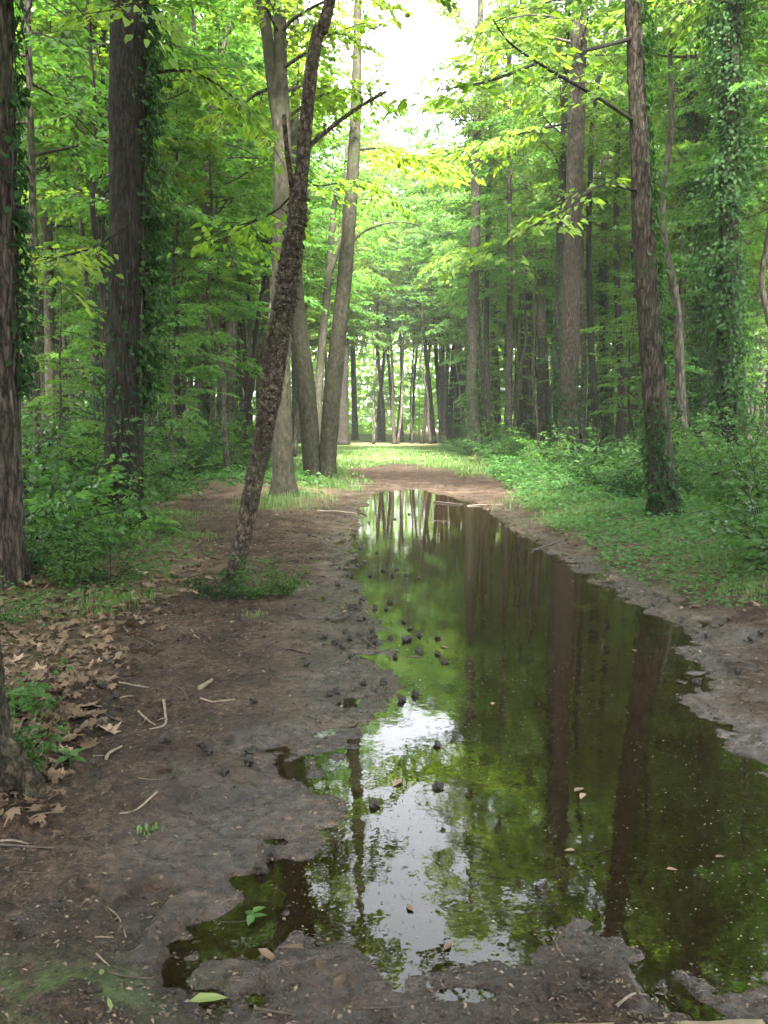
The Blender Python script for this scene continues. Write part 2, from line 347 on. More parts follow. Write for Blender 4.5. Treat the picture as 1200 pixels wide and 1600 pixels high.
def water_mat():
    m, nt, nd, lk = new_mat('tea_brown_puddle_water'); out = nd.new('ShaderNodeOutputMaterial'); tc = nd.new('ShaderNodeTexCoord')
    n = noise_node(nd, lk, 9, 3, .5, tc.outputs['Object']); bp = nd.new('ShaderNodeBump'); bp.inputs['Strength'].default_value = .03; bp.inputs['Distance'].default_value = .02
    lk.new(n.outputs['Fac'], bp.inputs['Height'])
    fr = nd.new('ShaderNodeFresnel'); fr.inputs['IOR'].default_value = 1.42; lk.new(bp.outputs[0], fr.inputs['Normal'])
    tr = nd.new('ShaderNodeBsdfTransparent'); tr.inputs[0].default_value = (.58, .43, .24, 1)
    df = nd.new('ShaderNodeBsdfDiffuse'); df.inputs[0].default_value = (.085, .062, .030, 1); mk = nd.new('ShaderNodeMixShader'); mk.inputs[0].default_value = .09; lk.new(tr.outputs[0], mk.inputs[1]); lk.new(df.outputs[0], mk.inputs[2])   # suspended silt
    gl = nd.new('ShaderNodeBsdfGlossy'); gl.inputs['Roughness'].default_value = .012; gl.inputs[0].default_value = (1, 1, 1, 1); lk.new(bp.outputs[0], gl.inputs['Normal'])
    ms = nd.new('ShaderNodeMixShader'); lk.new(fr.outputs[0], ms.inputs[0]); lk.new(mk.outputs[0], ms.inputs[1]); lk.new(gl.outputs[0], ms.inputs[2]); lk.new(ms.outputs[0], out.inputs[0])
    return m

# ------------------------------------------------------------------ outline of the place, on the ground
PUDDLE = np.array([gp(*p) for p in [(572,782),(592,768),(650,764),(712,778),(768,800),(830,842),(890,882),(960,928),(1020,958),(1082,985),(1068,1040),(1085,1090),
    (1128,1130),(1160,1180),(1215,1215),(1330,1260),(1420,1400),(1330,1545),(1200,1548),(1135,1545),(1060,1500),(980,1488),(900,1470),(862,1490),(852,1528),(760,1542),(680,1560),
    (600,1562),(550,1545),(520,1505),(470,1490),(425,1450),(430,1395),(495,1330),(500,1270),(515,1200),(560,1150),(600,1090),(608,1040),(592,990),(570,950),(552,900),(546,850),(560,810)]])
PATH = np.array([gp(*p) for p in [(-700,1900),(-700,1330),(40,1322),(105,1200),(185,1080),(212,1010),(248,965),(300,935),(340,905),(322,870),(296,830),(292,790),(330,772),(385,775),
    (402,800),(430,815),(500,800),(545,768),(522,748),(530,736),(600,724),(690,730),(760,748),(815,790),(870,850),(950,905),(1080,955),(1200,966),(1700,1010),(1900,1900)]])
CLEAR = np.array([gp(*p) for p in [(430,742),(545,768),(530,736),(690,731),(755,747),(745,722),(715,702),(720,687.5),(540,686.5),(455,692),(425,715)]])
FARPATH = np.array([gp(*p) for p in [(470,702),(560,699),(700,702),(722,694),(700,687.5),(560,690),(480,695)]])
FILM = np.array([gp(*p) for p in [(330,1330),(420,1250),(520,1170),(600,1090),(610,1000),(570,930),(545,960),(565,1060),(500,1160),(420,1260),(310,1345),(350,1430),(430,1460)]])

def height(x, y):
    p = xyz(x, y); sp = sdist(p, PUDDLE); sm = sdist(p, PATH)
    near = np.exp(-np.hypot(p[:, 0], p[:, 1]) / 25)
    warp = fbm(p * 1.7, 3, 3) * .055
    s = sp + warp
    h = np.where(s > 0, .075 * np.tanh(s / .9), np.maximum(-.085, s * .17))
    film = np.exp(-np.maximum(sdist(p, FILM), 0) / .12); h = np.where(s > 0, h * (1 - .52 * film), h)
    amp = np.where(s < -.1, .25, 1.0)
    lumps = fbm(p * 3.2, 3, 9) * .024 + fbm(p * 11, 3, 21) * .010
    grain = fbm(p * 24, 3, 33) * (.009 + .004 * film)
    h = h + lumps * amp * (1 - .6 * film) + grain * np.where(s < -.25, .2, 1.0) + .006
    # hoof and shoe prints pressed into the mud
    pr = fbm(p * 5.3, 2, 41); h = h - sstep(.22, .42, pr) * .022 * amp * (sm < 0)
    bank = sstep(0, 1.6, sm + fbm(p * .9, 2, 5) * .3) * .16 + sstep(2, 12, sm) * .25
    h = h + bank * (sdist(p, CLEAR) > 0) * 1.0 + fbm(p * .25, 2, 77) * .10 * sstep(1, 6, sm)
    return h, s, sm
def H(x, y): return float(height(np.array([x]), np.array([y]))[0][0])

# ------------------------------------------------------------------ ground sheet
def spaced(segs):
    o = [segs[0][0]]
    for a, b, n, g in segs:
        t = np.linspace(0, 1, n + 1)[1:]; o += list(a + (b - a) * t ** g)
    return np.array(o)
ys = spaced([(-60, 1.2, 24, .6), (1.2, 1.8, 12, 1), (1.8, 4.2, 190, 1), (4.2, 10, 230, 1.2), (10, 25, 130, 1.2), (25, 70, 70, 1.2), (70, 240, 30, 1.6)])
xp = spaced([(0, 2.2, 170, 1), (2.2, 6, 110, 1.3), (6, 20, 60, 1.4), (20, 200, 36, 2.0)])
xs = np.concatenate([-xp[::-1][:-1], xp])
gx, gy = np.meshgrid(xs, ys); gx = gx.ravel(); gy = gy.ravel()
gh, gs, gm = height(gx, gy)
nx, ny = len(xs), len(ys); i = np.arange(ny - 1)[:, None]; j = np.arange(nx - 1)[None, :]
gq = np.stack([i*nx+j, i*nx+j+1, (i+1)*nx+j+1, (i+1)*nx+j], -1).reshape(-1, 4)
g = Geo(); g.add(np.stack([gx, gy, gh], -1), gq); gmesh = g.mesh('ground', ground_mat())
P2 = xyz(gx, gy); nz = fbm(P2 * 2.1, 3, 61)
filmm = np.exp(-np.maximum(sdist(P2, FILM), 0) / .35)
wet = np.clip(sstep(.045, .0, gh + nz * .03) * (gm < .2) * .9 + filmm * .8 * (gm < 0), 0, 1) * (gy < 26)
inclear = sstep(.6, -.8, sdist(P2, CLEAR) + nz * 1.2) * (1 - .85 * sstep(.8, -.8, sdist(P2, FARPATH) + nz * 1.5))
green = np.clip(inclear * .9 + sstep(.1, 1.2, gm + nz * .8) * sstep(.0, .5, nz + .3) * .45, 0, 1) * (gm > -.4)
moss = np.exp(-((gx + .80) ** 2 / .09 + (gy - 2.0) ** 2 / .012)) * sstep(-.3, .2, fbm(P2 * 14, 2, 8)); green = np.clip(green + moss * .85, 0, 1)
lit = sstep(-.15, .5, gm + nz * .4) * (1 - inclear)
ca = gmesh.attributes.new('cover', 'FLOAT_COLOR', 'POINT')
ca.data.foreach_set('color', np.stack([wet, green, lit, np.ones_like(wet)], -1).astype(np.float32).ravel())
ground = tag(link('ground', gmesh), kind='structure', label='wet brown mud path and shaded forest floor')

# water surface, cut to the puddle with a margin hidden inside the mud
wx = np.arange(-1.6, 4.6, .1); wy = np.arange(1.5, 22.5, .1)
cx, cyy = np.meshgrid(wx, wy); keep = sdist(xyz(cx.ravel() + .05, cyy.ravel() + .05), PUDDLE) < .45
keep |= sdist(xyz(cx.ravel() + .05, cyy.ravel() + .05), FILM) < .15
ia = np.arange(len(wy))[:, None] * (len(wx) + 1) + np.arange(len(wx))[None, :]
ia = ia.ravel()[keep]
vx, vy = np.meshgrid(np.append(wx, wx[-1] + .1), np.append(wy, wy[-1] + .1))
used = np.unique(np.concatenate([ia, ia+1, ia+len(wx)+1, ia+len(wx)+2])); remap = np.full(vx.size, -1); remap[used] = np.arange(len(used))
g = Geo(); g.add(xyz(vx.ravel()[used], vy.ravel()[used]), remap[np.stack([ia, ia+1, ia+len(wx)+2, ia+len(wx)+1], -1)])
tag(link('puddle_water', g.mesh('puddle_water', water_mat())), 'long still brown puddle reflecting the trees', kind='structure')

# ------------------------------------------------------------------ traced trees beside the path
TREES = []          # (x, y, r) taken
class Axis:
    def __init__(s, P, R): s.P = P; s.R = R
    def at(s, z):
        return np.stack([np.interp(z, s.P[:, 2], s.P[:, 0]), np.interp(z, s.P[:, 2], s.P[:, 1]), z], -1), np.interp(z, s.P[:, 2], s.R)

def ivy_geo(ax, z0, z1, n, size, off, ang=None, spread=3.2, seed=0, fine=True, top_fade=.3, dens_low=1.0):
    rng = np.random.default_rng(seed); g = Geo(); m = n * 3
    z = z0 + (z1 - z0) * rng.random(m) ** dens_low
    th = rng.uniform(-pi, pi, m) if ang is None else ang + rng.normal(0, spread, m)
    C, r = ax.at(z)
    cl = fbm(np.stack([np.cos(th) * 1.5, np.sin(th) * 1.5, z * 1.1], -1), 3, seed)
    keep = cl + .45 - top_fade * ((z - z0) / (z1 - z0)) > rng.uniform(-.2, .6, m); z, th, C, r, cl = z[keep][:n], th[keep][:n], C[keep][:n], r[keep][:n], cl[keep][:n]; m = len(z)
    out = np.stack([np.cos(th), np.sin(th), np.zeros(m)], -1)
    o = .01 + off * rng.random(m) ** 1.3 * np.clip(.35 + cl * 1.3, .05, 1.2)
    P = C + out * (r + o)[:, None]
    D = out * rng.uniform(.1, .9, m)[:, None] + rng.normal(0, .5, (m, 3)); D[:, 2] -= .7
    N = out + rng.normal(0, .35, (m, 3)); N[:, 2] += .5
    s = size * rng.uniform(.35, 1.4, m); add_leaves(g, P, D, N, s, s * rng.uniform(.65, .98, m), rng.random(m), rng, fine)
    return g

HERO = []
SHORT = ['thick ivy-sided trunk', 'massive furrowed trunk', 'shaggy leaning tree', 'mossy forked-top trunk', 'twin-stemmed tree', 'V-forked slender stem', 'ivy-footed trunk at the bend', 'pale brown straight trunk', 'thick scaly trunk', 'thin dark paired trunk',
         'crooked thin stem', 'ivy-mottled thin trunk', 'bold creeper-footed trunk', 'creeper-swathed trunk', 'ivy-furred greenish trunk', 'wide-V forked trunk', 'straight grey trunk', 'kinked pale trunk', 'slim trunk by the massive one', 'grey sapling in shrubs',
         'half-hidden grey trunk', 'bowing thin stem', 'dark trunk at the clearing', 'pale thin trunk', 'slim grey trunk by the scaly pair']
def near_of(x, y):
    c = [(abs(x / y - hx / hy) * 30 + abs(y - hy) * .25 + (3 if hy > y else 0), n_) for hx, hy, n_ in HERO]
    return min(c)[1]
def traced(name, label, base_px, pts, mat, Ht, group=None, n=28, step=.06, bark=.012, flare=(.35, .7), seed=1, stems=(), cat='tree', slim=.94):
    """pts: (px, py, width px) from the base up, at the base's own distance; the top is carried on to height Ht"""
    b = gp(base_px[0], base_px[1]); Y = b[1]; zb = H(b[0], b[1]) - .08
    def chain(ps, top):
        Q = [at(p[0], p[1], Y) for p in ps]; R = [p[2] * pxm(Y) / 2 * slim for p in ps]
        if top and Q[-1][2] < Ht:
            d = unit(Q[-1] - Q[-2]); d = unit(d * .6 + np.array([0, 0, 1.]) * .4); rem = Ht - Q[-1][2]; p0 = Q[-1]; r0 = R[-1]
            for f in (.3, .65, 1.0):
                Q.append(p0 + d * rem * f / max(.5, d[2])); R.append(r0 * (1 - .8 * f) + .015)
        return Q, R
    Q, R = chain(pts, True); Q[0] = np.array([Q[0][0], Y, zb])
    o = root(name, (b[0], Y, zb), label, cat, group)
    off = np.array([b[0], Y, zb])
    P, R = catmull(np.array(Q) - off, R, step * 2)
    vis = P[:, 2] < 9.5 if Y < 20 else np.ones(len(P), bool)
    geo = Geo(); tube(geo, P, R, n, bark, seed, flare=flare)
    for st in stems:
        q, r = chain(st, st[-1][1] <= 40); q = np.array(q) - off
        p2, r2 = catmull(q, r, step * 3); tube(geo, p2, r2, max(8, n // 2), bark * .6, seed + 3)
    link('trunk', geo.mesh('trunk', mat), o)
    TREES.append((b[0], Y, .6)); HERO.append((b[0], Y, SHORT[len(HERO)]))
    return o, Axis(P, R), Y, off

# shared crown meshes
CR = {}
def crown_set(key, k, mleaf, mbark, **kw):
    CR[key] = []
    for i in range(k):
        w, l = crown_geo(100 + 31 * i + 7 * len(CR), **kw); CR[key].append((w.mesh(key + '_limbs', mbark), l.mesh(key + '_crown', mleaf, smooth=False)))
crown_set('tall', 4, M['leaf'], M['bark_far'], z0=0, z1=11.5, R=3.6, nlimb=46, ntwig=11, nleaf=36, L=.15)
crown_set('under', 5, M['leaf2'], M['bark_far'], z0=0, z1=6.0, R=2.3, nlimb=26, ntwig=8, nleaf=30, L=.115, shape='layer', trunk_r=.06)
def hang_crown(o, key, k, loc, rz, sc):
    w, l = CR[key][k % len(CR[key])]
    for nm, me in (('limbs', w), ('crown', l)):
        c = link(nm, me, o); c.location = loc; c.rotation_euler = (0, 0, rz); c.scale = (sc, sc, sc) if not isinstance(sc, tuple) else sc

B = M
t1, ax1, Y1, of1 = traced('pine_tree', 'thick brown trunk with dark ivy down one side, beside leaf-littered ground', (4, 955),
    [(4,955,66),(0,800,64),(-3,500,60),(-6,200,56),(-8,0,54)], B['bark_pine'], 17, n=80, step=.025, bark=.034, seed=3)
t2, ax2, Y2, of2 = traced('pine_tree', 'massive dark furrowed trunk with an ivy curtain, behind the undergrowth', (192, 842),
    [(192,842,64),(193,760,60),(195,600,57),(199,400,56),(200,200,56),(200,0,56)], B['bark_dark'], 21, n=80, step=.035, bark=.036, seed=5)
t3, ax3, Y3, of3 = traced('leaning_tree', 'slim leaning tree with shaggy flaking bark at the edge of the mud', (362, 925),
    [(362,925,30),(368,890,31),(384,815,34),(398,745,35),(413,675,36),(428,590,38),(441,500,37),(453,410,35),(463,345,31),(470,285,27),(477,205,25),(485,120,25),(497,50,24),(516,0,23)], B['bark_shaggy'], 13, n=40, step=.025, bark=.012, seed=8, flare=(.16, .45), slim=.8,
    stems=[[(476,235,10),(510,205,9),(560,168,7),(604,143,5)], [(462,345,12),(456,290,11),(448,230,10),(444,180,8)]])
t4, ax4, Y4, of4 = traced('forked_tree', 'upright mossy trunk with flared foot and forked top, behind the shaggy leaning tree', (443, 787),
    [(443,787,46),(442,740,35),(439,640,33),(439,500,32),(441,350,30),(441,220,27),(438,100,22),(437,0,20)], B['bark_grey'], 17, n=40, step=.05, bark=.012, seed=9, flare=(.35, .55),
    stems=[[(440,230,20),(428,150,19),(418,60,18),(408,0,17),(395,-60,12)]])
t5, ax5, Y5, of5 = traced('twin_stem_tree', 'mossy tree dividing at the ground into two spreading stems', (503, 751),
    [(511,751,36),(512,720,30),(516,650,28),(524,570,27),(533,490,25),(542,400,23),(549,300,21),(555,200,18),(558,90,14)], B['bark_grey'], 15, n=36, step=.06, bark=.012, seed=12, flare=(.3, .35),
    stems=[[(492,750,32),(487,715,31),(483,650,31),(476,580,29),(467,510,26),(462,430,23),(458,330,19),(460,200,14),(462,40,9)], [(547,382,4),(575,358,3.5),(620,347,2.5),(655,352,1.5)]])
t6, ax6, Y6, of6 = traced('slender_tree', 'slender dark stem forking in a narrow V between the twin stems', (497, 722),
    [(497,722,15),(497,620,14),(505,520,13),(514,425,12),(521,330,9),(528,285,8)], B['bark_grey'], 11, n=14, step=.15, bark=.008, seed=14, stems=[[(513,432,10),(526,395,10),(538,350,9),(541,290,9),(542,220,7)]])
t7, ax7, Y7, of7 = traced('slender_tree', 'tall straight trunk with ivy foot standing at the grassy bend of the path', (741, 716),
    [(741,716,24),(739,640,20),(738,520,18),(742,380,16),(745,240,14),(749,90,12)], B['bark_far'], 22, n=20, step=.2, bark=.01, seed=15)
t8, ax8, Y8, of8 = traced('pine_tree', 'straight pale brown trunk between the ivy-footed trunk and the pair of trunks', (820, 706),
    [(820,706,22),(821,600,19),(823,450,17),(826,250,14),(829,60,12)], B['bark_pine'], 24, n=18, step=.25, bark=.012, seed=16)
t9, ax9, Y9, of9 = traced('pine_tree', 'thick straight scaly trunk with an ivy collar, paired with a thin dark trunk', (886, 737),
    [(886,737,40),(888,680,34),(890,560,31),(894,420,28),(898,280,26),(903,120,25),(907,0,24)], B['bark_pine'], 24, n=32, step=.1, bark=.02, seed=17)
t9b, ax9b, Y9b, of9b = traced('slender_tree', 'thin dark trunk close beside the thick scaly trunk', (869, 728),
    [(869,728,15),(871,600,14),(872,450,13),(877,320,13),(882,180,10),(886,60,9)], B['bark_dark'], 19, n=14, step=.2, bark=.01, seed=18)
t10, ax10, Y10, of10 = traced('slender_tree', 'very thin crooked stem curving away at its top', (934, 726),
    [(934,726,10),(931,640,11),(923,520,10),(920,380,9),(922,280,9),(929,160,9),(945,70,9),(955,0,8)], B['bark_dark'], 14, n=12, step=.2, bark=.006, seed=19)
t11, ax11, Y11, of11 = traced('slender_tree', 'ivy-mottled thin upright trunk behind the crooked stem', (944, 714),
    [(944,714,14),(943,560,13),(942,420,13),(946,250,12),(952,60,10)], B['bark_dark'], 18, n=12, step=.25, bark=.008, seed=20)
t12, ax12, Y12, of12 = traced('pine_tree', 'bold brown trunk leaning over the path bank, its foot wrapped in creeper', (1042, 832),
    [(1042,832,50),(1036,770,42),(1028,680,38),(1018,560,36),(1010,440,34),(1003,330,31),(997,200,27),(991,60,25),(988,-40,24)], B['bark_pine'], 20, n=64, step=.03, bark=.028, seed=21, flare=(.25, .35))
t13, ax13, Y13, of13 = traced('ivy_clad_tree', 'dark trunk swathed in a column of creeper, beyond the small side path', (1140, 772),
    [(1140,772,36),(1138,680,33),(1136,520,31),(1138,380,29),(1141,200,27),(1143,0,25)], B['bark_dark'], 22, n=32, step=.08, bark=.015, seed=22)
t14, ax14, Y14, of14 = traced('ivy_clad_tree', 'greenish ivy-furred trunk standing next to the creeper column', (1110, 744),
    [(1110,744,32),(1108,640,30),(1106,500,28),(1100,340,24),(1085,150,20),(1078,0,17)], B['bark_grey'], 20, n=24, step=.12, bark=.012, seed=23)
t15, ax15, Y15, of15 = traced('slender_tree', 'thin trunk with ivy sleeve forking into a wide V', (311, 742),
    [(311,742,18),(314,620,15),(318,480,15),(321,320,14),(325,200,13),(328,150,10),(345,90,8),(362,30,7)], B['bark_far'], 12, n=16, step=.15, bark=.008, seed=24, stems=[[(326,165,9),(315,130,8),(305,60,7),(298,0,6)]])
t16, ax16, Y16, of16 = traced('slender_tree', 'straight grey trunk standing behind the V-forked one', (361, 724),
    [(361,724,20),(361,600,18),(363,450,17),(368,300,15),(374,120,12)], B['bark_far'], 18, n=16, step=.2, bark=.01, seed=25, stems=[[(366,380,6),(345,400,5),(328,425,3)]])
t17, ax17, Y17, of17 = traced('crooked_tree', 'pale crooked trunk kinked halfway up, seen past the thick ivy-sided trunk', (80, 752),
    [(80,752,14),(78,600,15),(76,420,16),(73,330,15),(70,255,14),(80,190,14),(72,130,14),(60,80,13),(50,0,10)], B['bark_grey'], 14, n=18, step=.12, bark=.008, seed=26)
t18, ax18, Y18, of18 = traced('slender_tree', 'dark slim trunk tight beside the massive furrowed trunk', (156, 770),
    [(156,770,18),(154,600,16),(155,430,14),(158,280,13),(160,120,11)], B['bark_dark'], 15, n=16, step=.15, bark=.01, seed=27)
t19, ax19, Y19, of19 = traced('slender_tree', 'thin grey sapling trunk rising from dense shrubs past the ivy-sided trunk', (63, 815),
    [(63,815,15),(59,700,13),(56,560,12),(53,400,11),(48,200,11),(44,40,10)], B['bark_far'], 12, n=16, step=.1, bark=.008, seed=28)
t20, ax20, Y20, of20 = traced('slender_tree', 'grey trunk half hidden by the mossy forked-top trunk', (417, 716),
    [(417,716,17),(416,600,16),(418,450,16),(421,300,15),(424,150,13)], B['bark_far'], 20, n=14, step=.2, bark=.01, seed=29)
t21, ax21, Y21, of21 = traced('slender_tree', 'thin dark stem bowing toward the mossy forked-top trunk', (381, 735),
    [(381,735,9),(388,640,8),(396,560,8),(404,490,7),(416,420,6),(430,350,5)], B['bark_dark'], 9, n=10, step=.15, bark=.004, seed=30)
t22, ax22, Y22, of22 = traced('slender_tree', 'dark straight trunk just past the twin stems at the clearing edge', (537, 697),
    [(537,697,18),(537,600,16),(538,480,14),(540,360,12)], B['bark_dark'], 18, n=12, step=.3, bark=.01, seed=31)
t23, ax23, Y23, of23 = traced('slender_tree', 'pale thin trunk in front of the straight pale brown trunk', (795, 716),
    [(795,716,12),(795,600,11),(797,450,10),(796,280,9),(795,90,8)], B['bark_far'], 20, n=12, step=.25, bark=.006, seed=32)
t24, ax24, Y24, of24 = traced('slender_tree', 'slim grey trunk between the pale brown trunk and the scaly pair', (846, 708),
    [(846,708,15),(846,580,13),(845,420,12),(846,260,11),(848,60,9)], B['bark_far'], 22, n=12, step=.25, bark=.008, seed=33)

for px, py, w, lab, bk in [(768,711,10,'thin pale trunk just past the ivy-footed trunk at the bend','bark_far'),(908,719,11,'thin brown trunk close behind the thick scaly trunk','bark_far'),(966,722,12,'slender dark trunk past the ivy-mottled thin one','bark_dark'),
        (982,713,9,'pencil-thin trunk in the gap before the bold creeper-footed trunk','bark_far'),(1062,733,13,'brown trunk between the bold creeper-footed and ivy-furred trunks','bark_far'),(272,727,11,'thin brown trunk between the massive furrowed and wide-V trunks','bark_far'),
        (238,715,10,'slim dark trunk glimpsed just past the massive furrowed trunk','bark_dark'),(340,712,9,'thin trunk standing between the wide-V and straight grey trunks','bark_far')]:
    r3 = np.random.default_rng(px); j = r3.normal(0, 5, 5); SHORT.append('thin trunk')
    o, ax, Y_, of_ = traced('slender_tree', lab, (px, py), [(px,py,w),(px+j[0],py-130,w*.92),(px+j[1],py-280,w*.85),(px+j[2],py-430,w*.75),(px+j[3],40,w*.6)], M[bk], 17, n=12, step=.25, bark=.006, seed=px)
    HERO.pop(); c_, _ = ax.at(np.array([10.5])); hang_crown(o, 'tall', px % 4, tuple(c_[0]), px * .7, .6)
# the trunk whose foot reaches in from outside the frame
b = gp(-50, 1262); zb = H(b[0], b[1]) - .05
g = Geo(); Pp, Rr = catmull(np.array([[0,0,0],[-.01,0,.5],[-.03,.02,1.5],[-.1,.05,4],[-.15,.1,9],[-.2,.1,15]]), np.array([.17,.155,.15,.14,.11,.04]), .06)
tube(g, Pp, Rr, 64, .03, 44, flare=(.18, .5))
rp, rr_ = catmull(np.array([[.10,.0,.26],[.17,-.01,.17],[.25,-.02,.085],[.32,-.03,.01]]), np.array([.075,.068,.055,.03]), .015); tube(g, rp, rr_, 32, .022, 45)
tr0 = root('pine_tree', (b[0], b[1], zb), 'greyish root flare of a trunk gripping the littered bank', 'tree'); link('trunk', g.mesh('trunk', M['bark_shaggy']), tr0)
hang_crown(tr0, 'tall', 1, (-.15, .1, 8), 1.0, .8)

# crowns of the traced trees
def crown_at(o, ax, z, key, k, sc, rz=0.0):
    c, _ = ax.at(np.array([z])); c = c + (np.array([[-1.3, .3, 0]]) if o is t5 else 0); hang_crown(o, key, k, tuple(c[0]), rz, sc)
for o, ax, z, key, k, sc, rz in [(t1,ax1,8,'tall',0,.85,0),(t2,ax2,10,'tall',1,1.0,1.2),(t3,ax3,7.5,'under',0,1.0,2),(t4,ax4,7.5,'tall',2,.85,.5),(t5,ax5,8.5,'tall',3,.6,3),
        (t6,ax6,6.5,'under',1,1.0,1),(t7,ax7,13.5,'tall',0,.8,2),(t8,ax8,13,'tall',1,1.0,.3),(t9,ax9,12.5,'tall',2,1.0,4),(t9b,ax9b,9,'tall',3,.85,2.2),(t10,ax10,8,'under',2,1.2,0),
        (t11,ax11,8,'tall',0,.85,5),(t12,ax12,10.5,'tall',1,.9,2.7),(t13,ax13,10,'tall',2,1.0,1),(t14,ax14,8,'tall',3,1.0,2),(t15,ax15,5.0,'under',3,1.25,0),(t16,ax16,8,'tall',1,.85,3),
        (t17,ax17,6.5,'under',4,1.4,1),(t18,ax18,6,'tall',2,.75,2),(t19,ax19,5,'under',0,1.25,4),(t20,ax20,9,'tall',3,.95,1),(t21,ax21,4.5,'under',1,.9,2),(t22,ax22,9,'tall',0,.8,4),
        (t23,ax23,11,'tall',2,.75,1),(t24,ax24,12,'tall',3,.85,2)]:
    crown_at(o, ax, z, key, k, sc, rz)

# ivy and creeper on trunks (child of each tree)
def ivy(o, ax, *a, **k):
    iv = link('ivy', ivy_geo(ax, *a, **k).mesh('ivy', M['ivy'], smooth=False), o)
    r = np.random.default_rng(k.get('seed', 0) + 900)
    for j in range(4):                                     # woody runners climbing the bark
        z = np.linspace(0.0, a[1] * r.uniform(.6, .95), 26); th = (k.get('ang') if k.get('ang') is not None else r.uniform(-pi, 0)) + r.normal(0, .5) + np.cumsum(r.normal(0, .12, 26))
        C, rr = ax.at(z); g = Geo(); tube(g, C + np.stack([np.cos(th), np.sin(th), 0 * th], -1) * (rr + .004)[:, None], np.linspace(.016, .006, 26), 6); link('runner', g.mesh('runner', M['bark_far']), iv)
ivy(t1, ax1, 1.6, 5.2, 900, .06, .18, ang=.3, spread=.45, seed=1)
ivy(t2, ax2, 1.6, 7.2, 3600, .075, .62, ang=.25, spread=.42, seed=2, top_fade=.05)
g_extra = ivy_geo(ax2, .4, 3.4, 260, .06, .05, ang=-1.3, spread=.8, seed=22); link('ivy', g_extra.mesh('ivy', M['ivy'], smooth=False), t2)
ivy(t7, ax7, .1, 5, 1300, .10, .25, seed=3, dens_low=1.5)
ivy(t8, ax8, .1, 3.5, 900, .10, .2, seed=31, dens_low=1.6)
ivy(t9, ax9, .05, 3.2, 1500, .09, .35, seed=4, dens_low=1.7)
ivy(t9b, ax9b, .1, 8, 1100, .09, .14, seed=5)
ivy(t11, ax11, .1, 9, 2200, .11, .4, seed=6)
ivy(t10, ax10, .1, 6, 500, .08, .12, seed=61)
ivy(t12, ax12, .02, 1.7, 1300, .06, .13, seed=7, dens_low=1.6)
ivy(t12, ax12, 2.0, 7.5, 1100, .075, .28, ang=.1, spread=.6, seed=71)
ivy(t13, ax13, .1, 10.5, 11000, .085, .9, seed=8, top_fade=.1)
ivy(t14, ax14, .1, 11, 11000, .095, 1.25, seed=9, top_fade=.05)
ivy(t15, ax15, .05, 4.0, 1200, .085, .16, seed=10, dens_low=1.4)
ivy(t18, ax18, .3, 6.5, 1500, .08, .22, seed=13)
ivy(t16, ax16, .05, 3.0, 700, .085, .16, seed=15)
ivy(t3, ax3, .0, .25, 30, .05, .05, seed=14)

# shaggy bark plates on the leaning tree
rng = np.random.default_rng(5); g = Geo(); n = 2600
z = rng.uniform(.9, 3.6, n); w_ = sstep(1.0, 1.5, z) * sstep(3.7, 3.0, z); kp = rng.random(n) < w_ * .9 + .06; z = z[kp]; n = len(z)
th_ = th = rng.uniform(-pi, pi, n); C, r = ax3.at(z); out = np.stack([np.cos(th), np.sin(th), 0*th], -1); tang = np.stack([-np.sin(th), np.cos(th), 0*th], -1)
sc3 = .35 + 1.0 * np.clip(.5 + fbm(np.stack([z * 2.2, np.cos(th_), np.sin(th_)], -1), 2, 6) * 1.6, 0, 1); Ln = rng.uniform(.012, .055, n) * sc3; Wd = rng.uniform(.015, .06, n) * sc3; lift = rng.uniform(.15, .7, n)
p0 = C + out * (r + .002)[:, None]; up = np.array([0, 0, 1.]) * rng.choice([-1, 1], n, p=[.6, .4])[:, None]
e = p0 + up * (Ln * .6)[:, None] + out * (Ln * lift)[:, None]
V = np.stack([p0 - tang*Wd[:,None]*.5, p0 + tang*Wd[:,None]*.5, e + tang*Wd[:,None]*.35, e - tang*Wd[:,None]*.45], 1)
V = np.concatenate([V, V - (out * .006)[:, None, :] - up[:, None, :] * .002], 1).reshape(-1, 3); bb = np.arange(n)[:, None] * 8
g.add(V, np.vstack([bb+[[0,1,2,3]], bb+[[7,6,5,4]], bb+[[0,4,5,1]], bb+[[1,5,6,2]], bb+[[2,6,7,3]], bb+[[3,7,4,0]]]))
tag(link('bark_plates', g.mesh('bark_plates', M['bark_flake'], smooth=False), t3), 'curling shaggy plates of peeling bark', kind='stuff')

# leafy boughs that reach over the path, each part of its tree
def bough(o, off, Y0, chain, leaves_n, L, seed, r0=.02, mat='leaf', tw=(.4, .8), nt=14, start=.25, part='bough'):
    rng = np.random.default_rng(seed); Q = np.array([at(p[0], p[1], Y0 + p[2]) for p in chain]) - off
    P, R = catmull(Q, np.linspace(r0, r0 * .2, len(Q)), .12); w = Geo(); l = Geo(); tube(w, P, R, 6)
    for j in range(nt):
        u = start + (1 - start) * (j + rng.random()) / nt; k = min(len(P) - 2, int(u * (len(P) - 1))); dd = unit(P[k+1] - P[k])
        d = rot_z(dd, (1 if j % 2 else -1) * rng.uniform(.4, 1.1)); d[2] = d[2]*.5 + rng.normal(-.1, .15)
        spray(l, w, P[k], d, rng.uniform(*tw), int(leaves_n * rng.uniform(.7, 1.3)), L, rng, True, width=.35, tr=.005)
    b_ = link(part, w.mesh(part, M['bark_dark']), o); link('leaves', l.mesh('leaves', M[mat], smooth=False), b_)
bough(t12, of12, Y12, [(988,60,0),(930,75,-1.0),(850,95,-2.0),(770,125,-3.2),(690,140,-4.2)], 13, .11, 51, .03, nt=16)
bough(t12, of12, Y12, [(992,190,0),(930,150,-1.0),(860,110,-2.0),(800,70,-3.0),(770,30,-3.6)], 14, .11, 52, .025)
